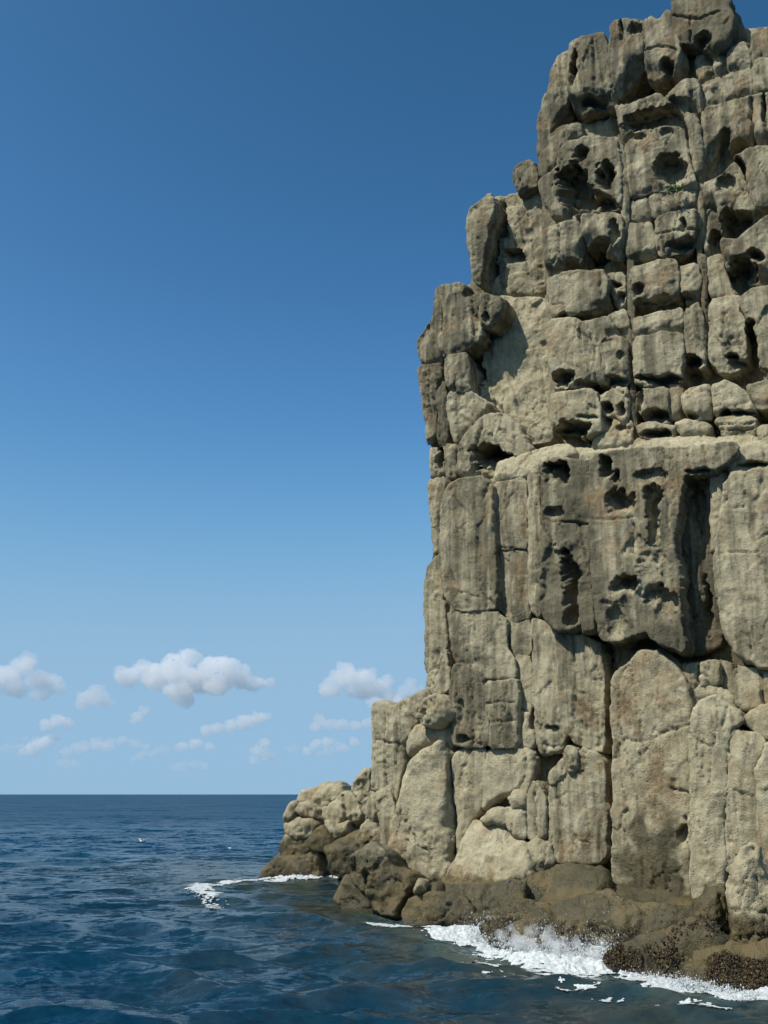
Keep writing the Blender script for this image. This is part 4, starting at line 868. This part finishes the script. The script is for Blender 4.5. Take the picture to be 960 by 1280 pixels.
# ------------------------------------------------------------------ clouds: closed bodies of vapour, kilometres out
def cloud_mat(dens):
    k = NT('cloud_vapour'); v = k.n('ShaderNodeVolumePrincipled')
    v.inputs['Color'].default_value = (1, 1, 1, 1); v.inputs['Density'].default_value = dens; v.inputs['Anisotropy'].default_value = -.05
    k.l(v.outputs[0], k.out.inputs['Volume']); return k.m
def cloud(lobes, D, label, dens=.010, flat=None, puff=.34, seed=0, grow=1.22):
    g = np.random.default_rng(seed+50); bm = bmesh.new(); sc_ = D/FPX
    cen = np.mean([(l[0], l[1]) for l in lobes], 0); Oc = at_y(cen[0], cen[1], D)
    for px, py, rp in lobes:
        rp = rp*grow
        p = at_y(px, py, D+g.uniform(-1, 1)*rp*sc_*.8)-Oc
        for q in range(9):
            rr = rp*sc_*(.85 if q == 0 else g.uniform(.22, .55)); off = g.normal(size=3); off /= np.linalg.norm(off); off[2] = abs(off[2])*.8-.1
            c = p+(off*rp*sc_*g.uniform(.6, 1.) if q else 0)
            bmesh.ops.create_icosphere(bm, subdivisions=2, radius=rr, matrix=__import__('mathutils').Matrix.Translation(Vector(c)) @ __import__('mathutils').Matrix.Diagonal((1.1, 1.1, .85, 1)))
    me = bpy.data.meshes.new('tmp'); bm.to_mesh(me); bm.free()
    tmp = bpy.data.objects.new('tmp', me); COL.objects.link(tmp)
    md = tmp.modifiers.new('r', 'REMESH'); md.mode = 'VOXEL'; md.voxel_size = 1.1*sc_
    dg = bpy.context.evaluated_depsgraph_get(); m2 = bpy.data.meshes.new_from_object(tmp.evaluated_get(dg))
    n = len(m2.vertices); V = np.zeros(n*3, np.float32); m2.vertices.foreach_get('co', V); V = V.reshape(-1, 3).astype(float)
    N = np.zeros(n*3, np.float32); m2.vertices.foreach_get('normal', N); N = N.reshape(-1, 3)
    w = V/sc_/14.
    dsp = (fbm(w+seed*3.1, 5, .62)+.55*np.abs(pnoise(w*2.3))+.3*np.abs(pnoise(w*5.1)))*puff*15*sc_
    V = V+N*dsp[:, None]
    if flat is not None:
        zb = at_y(cen[0], flat, D)[2]-Oc[2]; low = V[:, 2] < zb; V[low, 2] = zb+(V[low, 2]-zb)*.25
    m2.vertices.foreach_set('co', V.astype(np.float32).ravel()); m2.update(); m2.name = 'cloud'
    bpy.data.objects.remove(tmp); m2.materials.clear(); m2.materials.append(cloud_mat(dens))
    o = bpy.data.objects.new('cloud', m2); COL.objects.link(o); o.location = Oc
    return tag(o, label, 'cloud', 'fair weather clouds above the horizon')
cloud([(160,846,13),(178,838,12),(195,850,15),(212,838,15),(222,826,11),(236,822,10),(228,845,17),(250,852,17),(225,866,14),(262,838,15),(282,842,17),(300,848,14),(318,855,10),(336,854,6),(232,876,9),(270,858,14)], 9000, 'largest white cloud, broad and lumpy, left of centre', 0.0058, seed=1)
cloud([(-12,850,18),(8,845,14),(28,834,13),(34,828,9),(48,850,14),(66,852,10),(76,860,7),(20,860,14),(52,868,9)], 9000, 'white cloud cut by the left edge of the picture', 0.0045, seed=2)
cloud([(112,872,10),(120,864,8),(126,876,9),(104,880,7),(136,880,6)], 9500, 'small cloud between the left edge cloud and the largest one', 0.0040, seed=3)
cloud([(172,896,6),(180,889,5),(166,902,4)], 9500, 'tiny puff of cloud below the largest cloud', 0.0048, seed=4)
cloud([(412,862,12),(428,850,13),(432,836,9),(446,850,13),(460,845,9),(454,862,14),(474,862,11),(484,852,8),(486,870,9)], 9000, 'rounded white cloud close to the cliff', 0.0053, seed=5)
cloud([(508,862,8),(514,854,6),(520,864,7),(500,872,7)], 9300, 'small cloud half hidden by the cliff edge', 0.0038, seed=6)
cloud([(60,906,7),(74,902,8),(84,906,6),(52,930,8),(40,936,7),(64,922,6),(28,940,5)], 15000, 'ragged low cloud under the left edge cloud', 0.0037, seed=7)
cloud([(258,915,5),(272,912,6),(290,908,7),(306,904,8),(320,898,7),(330,896,5)], 14000, 'slanting thin cloud under the largest cloud', 0.0041, seed=8)
cloud([(396,908,6),(410,906,7),(428,907,7),(446,908,6),(460,906,6),(402,900,5)], 14000, 'flat thin cloud under the rounded cloud', 0.0033, seed=9)
cloud([(394,932,6),(410,929,6),(428,934,5),(444,928,5),(384,938,5)], 18000, 'faint low cloud near the shoulder rock', 0.0026, seed=10)
cloud([(228,933,6),(244,930,7),(262,934,5)], 18000, 'faint low cloud left of the slanting one', 0.0026, seed=11)
cloud([(322,938,6),(336,944,7),(330,930,5),(318,950,4)], 18000, 'faint upright wisp of cloud over the horizon', 0.0024, seed=12)
cloud([(150,926,6),(168,930,6),(136,934,6),(182,934,4)], 18000, 'faint low cloud under the tiny puff', 0.0020, seed=13)
cloud([(100,935,8),(120,930,7),(84,940,6)], 19000, 'faint low cloud at the left near the horizon', 0.0017, seed=14)
cloud([(468,878,9),(482,884,10),(496,880,9),(474,894,7)], 12000, 'pale cloud bank behind the shoulder top', 0.0037, seed=15)

wg = np.random.default_rng(77)
ORD = 'leftmost,second from the left,third from the left,fourth from the left,fifth from the left,fifth from the right,fourth from the right,third from the right,second from the right,rightmost'.split(',')
for i in range(10):
    x = -8+45*i+wg.uniform(-8, 8); y = wg.uniform(905, 966); n = wg.integers(4, 8); sl = wg.uniform(-.25, .1); st_ = wg.uniform(4, 8)
    cloud([(x+j*st_, y+j*st_*sl+wg.normal()*1.2, wg.uniform(2.2, 4.6)) for j in range(n)], 20000, 'faint thin wisp of cloud just above the horizon, '+ORD[i]+' of the ten', .0013, seed=40+i)
